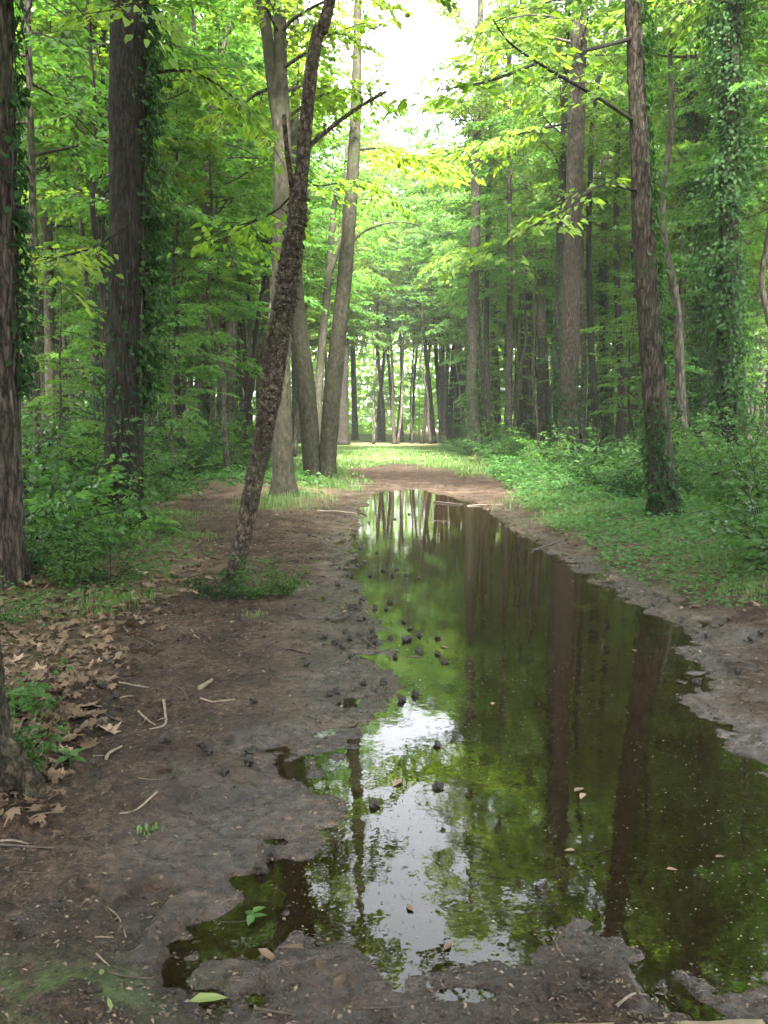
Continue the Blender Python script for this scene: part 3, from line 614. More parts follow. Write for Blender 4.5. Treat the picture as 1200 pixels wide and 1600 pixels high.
bough(t12, of12, Y12, [(1000,300,0),(940,290,-.8),(880,330,-1.6),(820,360,-2.2),(770,400,-2.6)], 16, .10, 53, .022, tw=(.35, .7))
bough(t2, of2, Y2, [(210,60,-.2),(215,20,-1.5),(210,10,-3.0),(200,25,-4.2)], 12, .11, 54, .02, nt=10)
bough(t2, of2, Y2, [(200,350,-.2),(150,385,-1.0),(100,400,-1.8),(60,415,-2.6)], 18, .11, 55, .02, nt=14)
bough(t2, of2, Y2, [(210,120,.1),(290,110,.3),(350,140,.4),(400,190,.5)], 20, .12, 56, .025, nt=14)
bough(t3, of3, Y3, [(470,290,0),(430,330,.6),(390,350,1.0),(340,380,1.6)], 16, .10, 57, .012, nt=10)
bough(t4, of4, Y4, [(440,280,0),(500,290,-.6),(560,280,-1.0),(600,300,-1.4)], 22, .12, 59, .02, nt=14)
bough(t7, of7, Y7, [(741,400,0),(720,395,-1.0),(700,400,-2.0),(690,420,-2.6)], 40, .17, 60, .03, tw=(.8, 1.5), nt=14)
bough(t12, of12, Y12, [(985,-90,0),(900,-190,-.5),(800,-240,-.8),(700,-250,-1.0),(610,-280,-1.1)], 24, .13, 81, .035, nt=24, tw=(.5, 1.0))
bough(t4, of4, Y4, [(437,-120,0),(520,-220,-.3),(600,-230,-.5),(680,-240,-.6)], 30, .14, 82, .035, nt=24, tw=(.6, 1.2))
bough(t4, of4, Y4, [(437,-220,0),(520,-330,-.3),(620,-350,-.5),(740,-360,-.6)], 30, .14, 83, .035, nt=24, tw=(.6, 1.2))
bough(t5, of5, Y5, [(553,235,0),(600,232,.4),(650,245,.8),(705,262,1.0)], 34, .15, 84, .035, nt=20, tw=(.7, 1.3), start=.1)
bough(t9, of9, Y9, [(900,190,0),(830,205,-.8),(760,222,-1.4),(690,236,-1.8),(640,250,-2.0)], 36, .16, 85, .04, nt=22, tw=(.8, 1.4))
bough(t4, of4, Y4, [(441,190,0),(500,150,.6),(550,140,1.2),(590,160,1.6)], 26, .14, 87, .03, nt=14, tw=(.5, 1.0))

# ------------------------------------------------------------------ the wood on both sides: whole trees, copied
def trunk_proto(seed, Hh, r, mat):
    rng = np.random.default_rng(seed); k = 9; z = np.linspace(0, Hh, k); x = np.cumsum(rng.normal(0, .07, k)) * (z > 0); y = np.cumsum(rng.normal(0, .08, k)) * (z > 0)
    x -= x[-1] * z / Hh * .8; y -= y[-1] * z / Hh * .8
    P, R = catmull(np.stack([x, y, z], -1), r * (1 - z / Hh * .88), .5); g = Geo(); tube(g, P, R, 14, .006, seed, flare=(.3, .5)); return g.mesh('trunk', mat)
TP_tall = [trunk_proto(200 + i, 20, .13 + .025 * i, m) for i, m in enumerate([M['bark_far'], M['bark_pine'], M['bark_grey'], M['bark_dark'], M['bark_far']])]
TP_thin = [trunk_proto(300 + i, 8.4, .052 + .01 * i, m) for i, m in enumerate([M['bark_far'], M['bark_far'], M['bark_dark']])]
shp = []
for i in range(5):
    rng = np.random.default_rng(400 + i); w = Geo(); l = Geo()
    for s in range(11):
        p = limb_path((rng.normal(0, .06), rng.normal(0, .06), 0), rng.uniform(0, 2*pi), rng.uniform(.7, 1.35), rng.uniform(.9, 1.7), rng, 6, .5)
        tube(w, p, np.linspace(.008, .003, 6), 4, cap=False)
        for j in range(13):
            q = rng.uniform(.12, 1) * 5; a = int(min(4, q)); pp = p[a] + (p[a+1] - p[a]) * (q - a); d = rot_z(unit(p[a+1] - p[a]), rng.uniform(-1.4, 1.4)); d[2] = d[2]*.3 + rng.normal(0, .2)
            spray(l, w, pp, d, rng.uniform(.22, .5), int(rng.integers(9, 18) * (1.25, 1.0, .6, .45, .85)[i]), (.05, .07, .105, .135, .08)[i], rng, True, width=.45, tr=.003, flat=.6)
    shp.append((w.mesh('shrub_stems', M['bark_dark']), l.mesh('shrub_foliage', (M['shrub'], M['shrub'], M['leaf2'], M['shrub'], M['ivy'])[i], smooth=False)))

SKY_LO, SKY_HI = (555 - 600) / FPX, (765 - 600) / FPX     # the open corridor of sky above the path
def tall_ok(x, y, top, rad):
    if y < 2: return True
    a0, a1 = (x - rad) / y, (x + rad) / y
    if a1 > SKY_LO and a0 < SKY_HI and (top - CAM_H) / y > .345: return False
    return True
def free(x, y, dmin):
    return all((x - a) ** 2 + (y - b_) ** 2 > (dmin + c) ** 2 for a, b_, c in TREES)
def off_path(x, y, m):
    if .07 < x / max(y, 1) < .33 and y < 37: return False       # the open rank of tall trunks beside the bend
    p = np.array([[x, y, 0]]); return sdist(p, PATH)[0] > m and sdist(p, CLEAR)[0] > m * .5
LBL_TALL = ['slim brown-grey tree', 'reddish-brown scaly tree', 'smooth mossy grey tree', 'dark furrowed tree', 'stouter brown-grey tree']
LBL_FAR = ['slim brown-grey trunk in the far stand across the grassy clearing', 'straight reddish-brown pine in the far stand across the grassy clearing', 'pale grey trunk in the far stand across the grassy clearing',
           'dark furrowed trunk in the far stand across the grassy clearing', 'stouter brown-grey trunk in the far stand across the grassy clearing']
def tall_tree(x, y, rng, far=False, hs=None, lean=.02):
    k = int(rng.integers(0, 5)); s = hs if hs else rng.uniform(.8, 1.15); z = H(x, y) - .05 if y < 90 else -.05
    o = root('forest_tree', (x, y, z), LBL_FAR[k] if far else (LBL_TALL[k] + (' in the wood behind the ' + near_of(x, y) if y > 8 else ' added out of view to shade the near ground')), 'tree', 'trees of the far stand' if far else 'trees of the surrounding wood', rng.uniform(0, 6.28), (s, s, s))
    o.rotation_euler = (rng.normal(0, lean), rng.normal(0, lean), rng.uniform(0, 6.28))
    link('trunk', TP_tall[k], o); hang_crown(o, 'tall', int(rng.integers(0, 4)), (0, 0, rng.uniform(6.5, 8.8)), rng.uniform(0, 6.28), 1.0); return o
rng = np.random.default_rng(77)
# far stand, closing the view behind the clearing
for i in range(66):
    x = rng.uniform(-12, 11); y = 62 + 20 * rng.random() ** 1.3
    if free(x, y, .5): tall_tree(x, y, rng, True, min(1.45, .365 * y / 20.5) * rng.uniform(.8, 1.02), .045); TREES.append((x, y, .5))
cnt = 0
for i in range(4000):
    if cnt >= 130: break
    y = 9 + 95 * rng.random() ** .75; a = rng.uniform(-.56, .56); x = a * y
    s = rng.uniform(.8, 1.15)
    if not off_path(x, y, 1.5) or not free(x, y, 1.3 if y < 50 else 1.0): continue
    if y < 24 and abs(a) < .5 and rng.random() < .75: continue
    if not tall_ok(x, y, 20 * s, 3.0):
        continue
    if y > 82 and abs(x) < 16: continue
    tall_tree(x, y, rng, False, s); TREES.append((x, y, .6)); cnt += 1
# unseen trees added around and behind the viewer to shade the near ground
for x, y in [(-4.6,.6),(-6.2,3.6),(4.9,1.5),(5.6,4.6),(7.2,7.5),(-2.6,-2.4),(2.2,-3),(-.4,-5.2),(6.2,-2),(-6.5,-3),(9,10.5),(-8,7.5),(0.5,-9.5),(-4.5,-7),(4.6,-7),(-9.5,0),(9.5,1.5),(-9,-8),(9,-7),(-3,-13),(4,-13),(-10.5,4.5),(10.5,6),(.8,-2.2),(-1.2,-11),(2.4,-11),(7,-12),(-7,-12),(0,-16),(12,3),(-13,2),(12,-4),(-12,-4),(3.6,-.4),(-3.9,-.6)]:
    tall_tree(x, y, rng, False, rng.uniform(.85, 1.05)); TREES.append((x, y, .6))

LBL_UND = ['brown-stemmed young tree with layered boughs', 'stouter brown-stemmed young tree with layered boughs', 'dark-stemmed young tree with layered boughs']
def under_tree(x, y, rng, s):
    k = int(rng.integers(0, 3)); o = root('understory_tree', (x, y, H(x, y) - .04), LBL_UND[k] + ' near the ' + near_of(x, y), 'tree', 'young trees under the canopy', rng.uniform(0, 6.28), (s, s, s))
    link('trunk', TP_thin[k], o); hang_crown(o, 'under', int(rng.integers(0, 5)), (0, 0, rng.uniform(1.6, 2.4)), rng.uniform(0, 6.28), 1.0); return o
cnt = 0
for i in range(4000):
    if cnt >= 60: break
    y = 9 + 62 * rng.random() ** .9; a = rng.uniform(-.52, .52); x = a * y; s = rng.uniform(.75, 1.35)
    if not off_path(x, y, 2.4 * s) or not free(x, y, .5): continue
    if y < 25 and .2 < a < .5 and rng.random() < .85: continue
    under_tree(x, y, rng, s); cnt += 1
for px, py, s in [(275,775,.55),(105,830,.5),(985,735,.75),(960,720,.8),(1075,745,.9),(1185,745,.9),(1010,720,1.0),(700,690,.9),(655,688,.8),(590,687,.8),(500,692,.9)]:
    b = gp(px, py); under_tree(b[0], b[1], rng, s)

LBL_POLE = ['slim brown pole tree with high airy leaves', 'stouter brown pole tree with high airy leaves', 'slim dark pole tree with high airy leaves']
def pole_tree(x, y, rng, s, cs=.85):
    k = int(rng.integers(0, 3)); far = y > 46 and abs(x) < 8
    o = root('pole_tree', (x, y, H(x, y) - .04), LBL_POLE[k] + (' at the clearing edge' if far else ' near ' + near_of(x, y)), 'tree', 'slim pole trees of the wood', 0, (s, s, s)); o.rotation_euler = (rng.normal(0, .03), rng.normal(0, .03), rng.uniform(0, 6.28))
    link('trunk', TP_thin[k], o); hang_crown(o, 'under', int(rng.integers(0, 5)), (0, 0, rng.uniform(4.0, 5.0)), rng.uniform(0, 6.28), cs); TREES.append((x, y, .2)); return o
for x, y, s in [(-7.2,34,1.6),(-6.4,39,1.7),(-5.4,45,1.7),(-7.5,43,1.8),(6.6,35,1.6),(6.2,40,1.7),(7.2,45,1.8),(5.6,48,1.6),(-2.8,61,1.8),(1.0,62.5,1.9),(3.4,61,1.8),(-5.0,60,1.9),(5.6,59,1.8),(-.8,64,1.7),(2.2,65,1.8),(-7,54,1.8),(7,54,1.7),(-4,64,1.6),(4.6,64.5,1.9)]:
    pole_tree(x, y, rng, s)
for x, y, s, ln in [(-4.6,33,1.6,.07),(-4.0,37.5,1.7,.08),(-2.7,43,1.75,.05),(5.0,39,1.7,-.07),(5.2,42,1.8,-.07)]:     # leaning in over the light of the path
    o = pole_tree(x, y, rng, s * .93, 1.0); o.rotation_euler = (0, ln, 0)
cnt = 0
for i in range(4000):
    if cnt >= 150: break
    y = 16 + 54 * rng.random() ** .9; x = rng.uniform(-.5, .5) * y; s = rng.uniform(1.3, 2.0)
    if not off_path(x, y, 1.2) or not free(x, y, .5) or not tall_ok(x, y, 8.6 * s, 2.0 * s): continue
    pole_tree(x, y, rng, s); cnt += 1
for i in range(7):
    x = rng.uniform(-13, 12); y = rng.uniform(68, 100); under_tree(x, y, rng, rng.uniform(1.0, 1.7))
# shrubs
LBL_SH = 'leafy green shrub in the undergrowth near the '
def shrub(x, y, rng, s, label=LBL_SH, group='shrubs of the undergrowth'):
    if label == LBL_SH: label = ('low ' if s < .85 else 'tall ' if s > 1.15 else 'bushy ') + LBL_SH + near_of(x, y)
    o = root('shrub', (x, y, H(x, y) - .03), label, 'shrub', group, rng.uniform(0, 6.28), (s, s, s * rng.uniform(.8, 1.15))); k = int(rng.integers(0, 5))
    link('stems', shp[k][0], o); link('foliage', shp[k][1], o)
for px, py, s in [(60,905,.75),(20,870,.9),(110,875,.8),(75,930,.5),(130,905,.55),(165,880,.5),(90,850,1.0),(30,840,1.1),(130,840,1.0),(240,800,.8),(270,790,.9),(255,760,1.1),(150,815,1.0),(175,935,.45),(110,945,.4),
        (230,850,.4),(265,850,.35),(940,785,.65),(960,765,.85),(985,755,.9),(910,772,.55),(1000,780,.65),(975,800,.45),(1090,800,.6),(1080,770,1.0),(1060,760,1.1),(1190,850,.9),(1195,890,.7),(1175,810,1.0),(1160,780,1.1),
        (845,745,.9),(860,752,.8),(780,730,1.0),(760,725,1.0),(800,735,.9),(710,712,1.0),(725,718,.9),(920,760,.9),(395,740,.7),(340,752,.8),(285,745,.9),(10,1010,.3),(1215,925,.7)]:
    b = gp(px, py); shrub(b[0], b[1], rng, s)
cnt = 0
for i in range(3000):
    if cnt >= 190: break
    y = 10 + 58 * rng.random() ** .8; x = rng.uniform(-.52, .52) * y
    if not off_path(x, y, 1.0) or (y < 60 and -.14 < x / y < .1): continue
    shrub(x, y, rng, rng.uniform(.7, 1.5)); cnt += 1
# saplings with a look of their own
b = gp(405, 945); shrub(b[0], b[1], rng, .32, 'small bright weed clump at the foot of the shaggy leaning tree', None)
b = gp(440, 935); shrub(b[0], b[1], rng, .28, 'low weed clump spreading over mud beside the shaggy leaning tree', None)
b = gp(345, 948); shrub(b[0], b[1], rng, .27, 'thin weed hugging the base of the shaggy leaning tree', None)
b = gp(20, 1235); shrub(b[0], b[1], rng, .2, 'small leafy weed growing against the greyish root flare', None)
b = gp(15, 1150); shrub(b[0], b[1], rng, .22, 'weed above the greyish root flare among dead leaves', None)

# big-leaved seedlings
def seedling(px, py, n, L, label, seed):
    b = gp(px, py); rng = np.random.default_rng(seed); o = root('seedling', (b[0], b[1], H(b[0], b[1])), label, 'plant'); w = Geo(); l = Geo(); h = L * 1.0
    tube(w, np.array([[0,0,-.01],[.004,0,h*.5],[0,.005,h]]), np.array([.004,.003,.002]), 5); link('stem', w.mesh('stem', M['cover']), o)
    for i in range(n):
        a = i * 2.4 + rng.normal(0, .3); l = Geo(); d = np.array([[cos(a), sin(a), rng.uniform(-.15, .25)]])
        add_leaves(l, np.array([[0, 0, h * (.55 + .45 * i / n)]]), d, np.array([[0, 0, 1.]]), L * rng.uniform(.8, 1.2), L * .62, rng.uniform(.6, 1), rng, True); link('leaf', l.mesh('leaf', M['cover'], smooth=False), o)
seedling(48, 1145, 6, .13, 'bright broad-leaved seedling growing out of the dead leaves', 1)
seedling(250, 862, 7, .26, 'large-leaved green plant at the foot of the massive dark trunk', 2)
seedling(395, 1440, 4, .045, 'tiny green seedling at the puddle margin', 3)
seedling(110, 1222, 6, .07, 'small pale seedling beside the greyish root flare', 4)

# ------------------------------------------------------------------ ground cover, grass, litter (uncountable)
def hz(P): return height(P[:, 0], P[:, 1])
def scatter(n, y0, y1, amax, seed, power=1.0):
    r = np.random.default_rng(seed); y = y0 + (y1 - y0) * r.random(n) ** power; x = r.uniform(-amax, amax, n) * y; return r, xyz(x, y)
r_, P = scatter(150000, 5.5, 45, .52, 3, 1.15)
h, s_, sm = hz(P); cl = sdist(P, CLEAR); pn = fbm(P * .8, 3, 90); right = P[:, 0] > .5
dens = np.where(right, sstep(-.05, .35, sm + pn * .5), sstep(.1, 1.3, sm + pn * 1.2) * .75) * (cl > .2); litzone = np.exp(-((P[:, 0] + 2.8) ** 2 / .8 + (P[:, 1] - 5.5) ** 2 / 2.2)); dens *= 1 - litzone * .85
kp = r_.random(len(P)) < dens; P = P[kp]; h = h[kp]; n = len(P); dist = P[:, 1]; pn = pn[kp]
P[:, 2] = h + r_.random(n) ** 1.5 * (.05 + .13 * sstep(-.2, .5, pn)) * np.clip(dist / 9, .6, 2.0)
D = r_.normal(0, 1, (n, 3)); D[:, 2] = np.abs(D[:, 2]) * .2 - .1; N = np.array([0, 0, 1.]) + r_.normal(0, .4, (n, 3))
sz = np.clip(.0062 * dist, .04, .15) * r_.uniform(.7, 1.3, n); g = Geo()
nearm = dist < 14
add_leaves(g, P[nearm], D[nearm], N[nearm], sz[nearm], sz[nearm] * .72, r_.random(nearm.sum()) * .6 + .4 * sstep(-.4, .5, pn[nearm]), r_, True)
add_leaves(g, P[~nearm], D[~nearm], N[~nearm], sz[~nearm], sz[~nearm] * .72, r_.random((~nearm).sum()), r_)
tag(link('ground_cover', g.mesh('ground_cover', M['cover'], smooth=False)), 'green ivy and creeper carpeting the banks beside the path', 'ground cover', kind='stuff')

def grass(name, P, hgt, wid, r, label):
    n = len(P); a = r.uniform(0, 2*pi, n); D = np.stack([np.cos(a), np.sin(a), np.zeros(n)], -1); S = np.stack([-np.sin(a), np.cos(a), np.zeros(n)], -1)
    hh = (np.broadcast_to(hgt, (n,)) * r.uniform(.5, 1.3, n))[:, None]; bend = r.uniform(.1, .8, n)[:, None]; up = np.array([0, 0, 1.]); w = wid * r.uniform(.6, 1.3, n)[:, None]
    m_ = P + up*hh*.6 + D*hh*bend*.25; tp = P + up*hh*(1 - bend*.3) + D*hh*bend*.8
    V = np.stack([P - S*w*.5, P + S*w*.5, m_ + S*w*.38, m_ - S*w*.38, tp], 1).reshape(-1, 3); b = np.arange(n)[:, None] * 5
    g = Geo(); g.add(V, b + [[0, 1, 2, 3]], b + [[3, 2, 4]], np.repeat(r.random(n), 5)); return tag(link(name, g.mesh(name, M['grass'], smooth=False)), label, 'grass', kind='stuff')
r_, P = scatter(130000, 20, 66, .26, 8, .8)
h, s_, sm = hz(P); pn = fbm(P * .35, 3, 19); dc = sdist(P, CLEAR) + pn * 1.2; df = sdist(P, FARPATH) + pn * 1.5
kp = (dc < .8) & (df > -.3) & (sm > -.8) & (r_.random(len(P)) < .35 + .65 * sstep(-.5, .4, pn)); P = P[kp]; P[:, 2] = h[kp] - .01
grass('grass', P, .10, .028, r_, 'short pale green grass lit in the clearing')
clumps = []
for px, py, n, rad in [(175,960,420,.22),(215,945,260,.2),(150,975,200,.16),(60,985,160,.2),(430,800,700,.7),(470,785,600,.6),(500,762,900,.9),(430,792,500,.5),(520,768,600,.6),(1150,905,700,.45),(1195,900,600,.4),(1180,870,700,.5),
        (870,800,700,.7),(900,820,700,.6),(850,790,600,.7),(700,725,900,1.6),(730,735,900,1.6),(760,742,700,1.0),(240,830,400,.4),(270,815,400,.4),(300,850,300,.3),(395,975,60,.12),(230,1315,30,.04),(1165,940,300,.25)]:
    b = gp(px, py); r2 = np.random.default_rng(px + py); q = np.stack([b[0] + r2.normal(0, rad * .6, n), b[1] + r2.normal(0, rad * .6, n), np.zeros(n)], -1)
    q = np.column_stack([q[:, :2], np.full(n, np.clip(rad * .55, .03, .5))]); clumps.append(q)
Q = np.vstack(clumps); hs_ = Q[:, 2].copy(); Q[:, 2] = hz(Q)[0] - .005; Q2 = Q.copy()
r2 = np.random.default_rng(4); ok = hz(Q)[1] > .03
grass('grass', Q[ok], np.clip(hs_[ok] * .5, .035, .17), .007, r2, 'tufts of longer grass along the edges of the mud')

# dead-leaf litter
def lobed(rng, curl):
    """maple-like outline with a pinched middle, slightly curled: 10 rim points + centre"""
    a = np.linspace(0, 2*pi, 14, endpoint=False); rr = np.where(np.arange(14) % 2 == 0, .95, .66) * rng.uniform(.78, 1.15, 14); rr[0] *= 1.12; rr[7] *= .55
    x = np.cos(a) * rr * .5; y = np.sin(a) * rr * .5; z = (curl * (x * x * rng.uniform(.3, 1.4) + y * y * rng.uniform(.3, 1.4)) + rng.normal(0, .03, 14) * curl * 2)
    V = np.vstack([np.stack([x, y, z], -1), [[0, 0, 0]]]); T = np.array([[14, i, (i + 1) % 14] for i in range(14)]); return V, T
def scatter_lobed(name, P, sizes, rng, label, mat, tilt=.25, tintr=(0, 1)):
    g = Geo(); pro = [lobed(rng, c) for c in (.3, .8, -.5, 1.2, -.9)]
    for p, s in zip(P, sizes):
        V, T = pro[int(rng.integers(0, 5))]; V = rot_z(V * s, rng.uniform(0, 2*pi)); ax_, ay_ = rng.normal(0, tilt, 2); V = V.copy(); V[:, 2] += V[:, 0]*ax_ + V[:, 1]*ay_; V[:, 2] -= V[:, 2].min() * .8; g.add(V + p, None, T, rng.uniform(*tintr))
    return tag(link(name, g.mesh(name, M[mat], smooth=False)), label, 'leaf litter', kind='stuff')
r_ = np.random.default_rng(12); px = r_.uniform(-120, 340, 9000); py = r_.uniform(880, 1330, 9000); P = np.array([gp(a, b_) for a, b_ in zip(px, py)]); h, s_, sm = hz(P)
d_ = sstep(-.12, .25, sm + fbm(P * 3, 2, 4) * .15); kp = r_.random(len(P)) < d_ * .45; P = P[kp]; P[:, 2] = h[kp] + .004 + r_.random(kp.sum()) * .012
scatter_lobed('leaf_litter', P, r_.uniform(.03, .085, len(P)), r_, 'matted brown dead leaves covering the bank', 'litter', tintr=(0, .75))
r_, P = scatter(5200, 5, 26, .5, 44); h, s_, sm = hz(P); kp = (sm > -.1) & (sdist(P, CLEAR) > .5) & (r_.random(len(P)) < np.where(P[:, 0] < 0, .5, .22)); P = P[kp]; P[:, 2] = h[kp] + .008
scatter_lobed('leaf_litter', P, r_.uniform(.05, .11, len(P)), r_, 'thin scatter of dead leaves under the trees', 'litter', tintr=(0, .8))
# crumbs, needles and bark bits trodden into the mud
r_, P = scatter(42000, 1.75, 16, .52, 45, 1.6); h, s_, sm = hz(P); kp = (sm < .15) & (h > -.004); P = P[kp]; n = len(P); P[:, 2] = h[kp] + .003
a = r_.uniform(0, 2*pi, n); D = np.stack([np.cos(a), np.sin(a), r_.normal(0, .1, n)], -1); N = np.array([0, 0, 1.]) + r_.normal(0, .3, (n, 3)); Lc = r_.uniform(.005, .03, n) * np.clip(P[:, 1] / 4, .8, 2.2); g = Geo()
add_leaves(g, P, D, N, Lc, Lc * r_.uniform(.12, .6, n), r_.random(n) ** 1.5, r_)
tag(link('mud_debris', g.mesh('mud_debris', M['chip'], smooth=False)), 'crumbs of bark, needles and leaf bits in the mud', 'debris', kind='stuff')
# specks drifting on the puddle
r_, P = scatter(11000, 1.9, 20, .5, 46, 1.3); P[:4500, 1] = 1.95 + 3.2 * r_.random(4500); P[:4500, 0] = r_.uniform(-.12, .5, 4500) * P[:4500, 1]; s_ = sdist(P, PUDDLE); cl = fbm(P * 2.4, 3, 31); kp = (s_ < .05) & (r_.random(len(P)) < .25 + .75 * sstep(-.1, .4, cl) * np.exp(s_ * 1.3)); P = P[kp]; n = len(P); P[:, 2] = .003
a = r_.uniform(0, 2*pi, n); D = np.stack([np.cos(a), np.sin(a), 0*a], -1); N = np.array([0, 0, 1.]) + r_.normal(0, .12, (n, 3)); Lc = r_.uniform(.004, .018, n) * np.clip(P[:, 1] / 5, .7, 2.2); g = Geo()
add_leaves(g, P, D, N, Lc, Lc * r_.uniform(.2, .7, n), r_.random(n), r_, droop=.02)
tag(link('floating_specks', g.mesh('floating_specks', M['speck'], smooth=False)), 'pale specks and petals drifting on the puddle', 'debris', kind='stuff')

# ------------------------------------------------------------------ single dead leaves
rng = np.random.default_rng(31)
LM = []
for c in (.4, .9, -.6, .2):
    V, T = lobed(rng, c); g = Geo(); g.add(V, None, T, 1.15); g.add(np.array([[.0,-.012,.01],[.0,.012,.01],[-.42,.0,.05]]), None, [[0,1,2]], .6); LM.append(g.mesh('dead_leaf', M['litter'], smooth=False))
def dead_leaf(px, py, size_px, label='curled tan lobed leaf lying on the littered bank', group='dead leaves on the bank', mesh=None, stretch=1.0, wat=False):
    b = gp(px, py); z = .004 if wat else H(b[0], b[1]) + .012; s = size_px * np.linalg.norm(b - [0, 0, CAM_H]) / FPX
    o = link('dead_leaf', mesh or LM[int(rng.integers(0, 4))], loc=(b[0], b[1], z)); o.scale = (s * stretch, s, s); o.rotation_euler = (rng.normal(0, .25) * (not wat), rng.normal(0, .25) * (not wat), rng.uniform(0, 6.28)); tag(o, label, 'leaf', group); return o
for p in [(143,1012,30),(125,1035,26),(70,1035,30),(60,1075,34),(48,1080,28),(100,1070,30),(115,1040,34),(95,1002,26),(40,1025,28),(60,975,26),(85,965,28),(30,1000,26),(110,1090,34),(85,1105,30),(135,1122,40),(150,1125,28),(55,1090,30),(25,1060,32),
          (10,1110,30),(75,1195,34),(100,1180,40),(85,1215,30),(105,1200,26),(228,915,30),(255,917,34),(232,930,28),(120,1175,34),(15,1040,28),(145,1140,24),(95,1240,26),(35,1120,26),(5,1085,30),(70,1150,26),(130,1065,28),(20,975,26),(45,960,24),(290,935,26),(310,943,22),(160,1085,26),(150,1060,24)]:
    dead_leaf(*p)
dead_leaf(172, 1164, 36, 'flat pinkish-tan leaf lying alone on bare mud', None)
dead_leaf(210, 1010, 26, 'orange-brown leaf fragment pressed into mud by the bank', None)
g = Geo(); add_leaves(g, np.array([[-.5,0,0.]]), np.array([[1.,0,.02]]), np.array([[0,0,1.]]), 1.0, .36, .05, rng, True, .06); LONG = g.mesh('dead_leaf', M['litter'], smooth=False)
g = Geo(); add_leaves(g, np.array([[-.5,0,0.]]), np.array([[1.,0,.02]]), np.array([[0,0,1.]]), 1.0, .5, .9, rng, True, .06); LONGP = g.mesh('dead_leaf', M['litter'], smooth=False)
for p in [(420,1500,36),(456,1492,40),(500,1525,46),(532,1545,40)]:
    dead_leaf(*p, label='long brown leaf soaked at the puddle margin', group='leaves at the puddle margin', mesh=LONG)
for p in [(770,1100,14),(905,1235,22),(1062,972,12),(990,1017,14),(695,1012,14),(620,1225,26),(910,1245,20),(1050,1360,16),(890,1330,16),(1125,1340,14),(700,1480,20),(640,1420,20)]:
    dead_leaf(*p, label='small pale leaf floating on the dark puddle', group='leaves floating on the puddle', wat=True, mesh=LONGP)
g = Geo(); add_leaves(g, np.array([[-.5,0,0.]]), np.array([[1.,0,.02]]), np.array([[0,0,1.]]), 1.0, .38, .8, rng, True, .05)
lm = g.mesh('green_leaf', M['pale_leaf'], smooth=False); o = dead_leaf(326, 1566, 52, 'yellow-green fallen leaf lying on dark mud', None, mesh=lm); o.name = 'green_leaf'; o.rotation_euler = (.05, 0, .18)
for p, l in [((172,1598,22), 'scrap of pale green leaf on mossy mud'), ((160,1550,20), 'dull green leaf scrap beside the mossy mud')]:
    o = dead_leaf(*p, label=l, group=None, mesh=lm); o.name = 'green_leaf'

# ------------------------------------------------------------------ spiky seed balls
rng = np.random.default_rng(9)
import bmesh
def ball_mesh(seed):
    r = np.random.default_rng(seed); bm = bmesh.new(); bmesh.ops.create_icosphere(bm, subdivisions=2, radius=.5)
    for v in bm.verts: v.co *= 1.25 if r.random() < .45 else r.uniform(.72, .85)
    m = bpy.data.meshes.new('seed_ball'); bm.to_mesh(m); bm.free(); m.materials.append(M['ball']); return m
BM = [ball_mesh(i) for i in range(3)]
bl = [(400+a/3, 900+b_/3) for a, b_ in [(386,60),(470,76),(437,158),(470,162),(488,135),(500,118),(437,205),(488,220),(508,215),(547,272),(550,298),(486,297),(553,328),(557,153),(627,125),(610,158),(420,283),(440,315),(325,318),(373,344),(408,357),(444,406),(630,295),
    (693,218),(720,248),(765,280),(697,305),(715,297),(850,292),(757,352),(770,362),(654,382),(852,368),(886,407),(597,520),(506,526),(745,558),(683,585),(853,797),(853,990),(378,573),(348,588),(237,460),(330,212),(238,10)]]
bl += [(400+a/3, 450+b_/3) for a, b_ in [(410,1352),(444,1352),(390,1328),(427,1310),(456,1245),(488,1222),(477,1302),(515,1290),(534,1352),(566,1242),(640,1350),(660,1320),(702,1347),(765,1360),(598,1325),(203,1145),(253,1188),(318,1188),(343,1180),(395,1165),(408,1162),(417,1198),(421,1083),
    (403,1110),(470,1142),(528,1100),(650,1085),(718,1062),(787,1003),(890,940),(122,1195)]]
bl += [(a/3, 900+b_/3) for a, b_ in [(1040,348),(945,860),(980,882),(1165,845),(1165,920),(1050,978),(780,850),(1190,655),(475,765),(545,635),(485,592)]]
bl += [(800+a/3, 900+b_/3) for a, b_ in [(540,112),(665,155),(733,135),(795,222),(980,250),(1017,233),(910,293),(1165,298),(1055,483),(870,503),(1120,325)]]
bl += [(400+a/3, 1200+b_/3) for a, b_ in [(68,425),(27,487),(555,178)]]
for px, py in bl:
    b = gp(px, py); s = rng.uniform(.037, .049); hgt = H(b[0], b[1]); inw = hgt < .0
    o = link('seed_ball', BM[int(rng.integers(0, 3))], loc=(b[0], b[1], max(hgt, -.012) + s * .42)); o.scale = (s, s, s * .92); o.rotation_euler = tuple(rng.uniform(0, 6.28, 3))
    if inw: tag(o, 'dark spiky seed ball half sunk in the puddle', 'seed ball', 'seed balls in the puddle')
    else: tag(o, 'dark spiky seed ball lying on the wet mud', 'seed ball', 'seed balls on the mud')

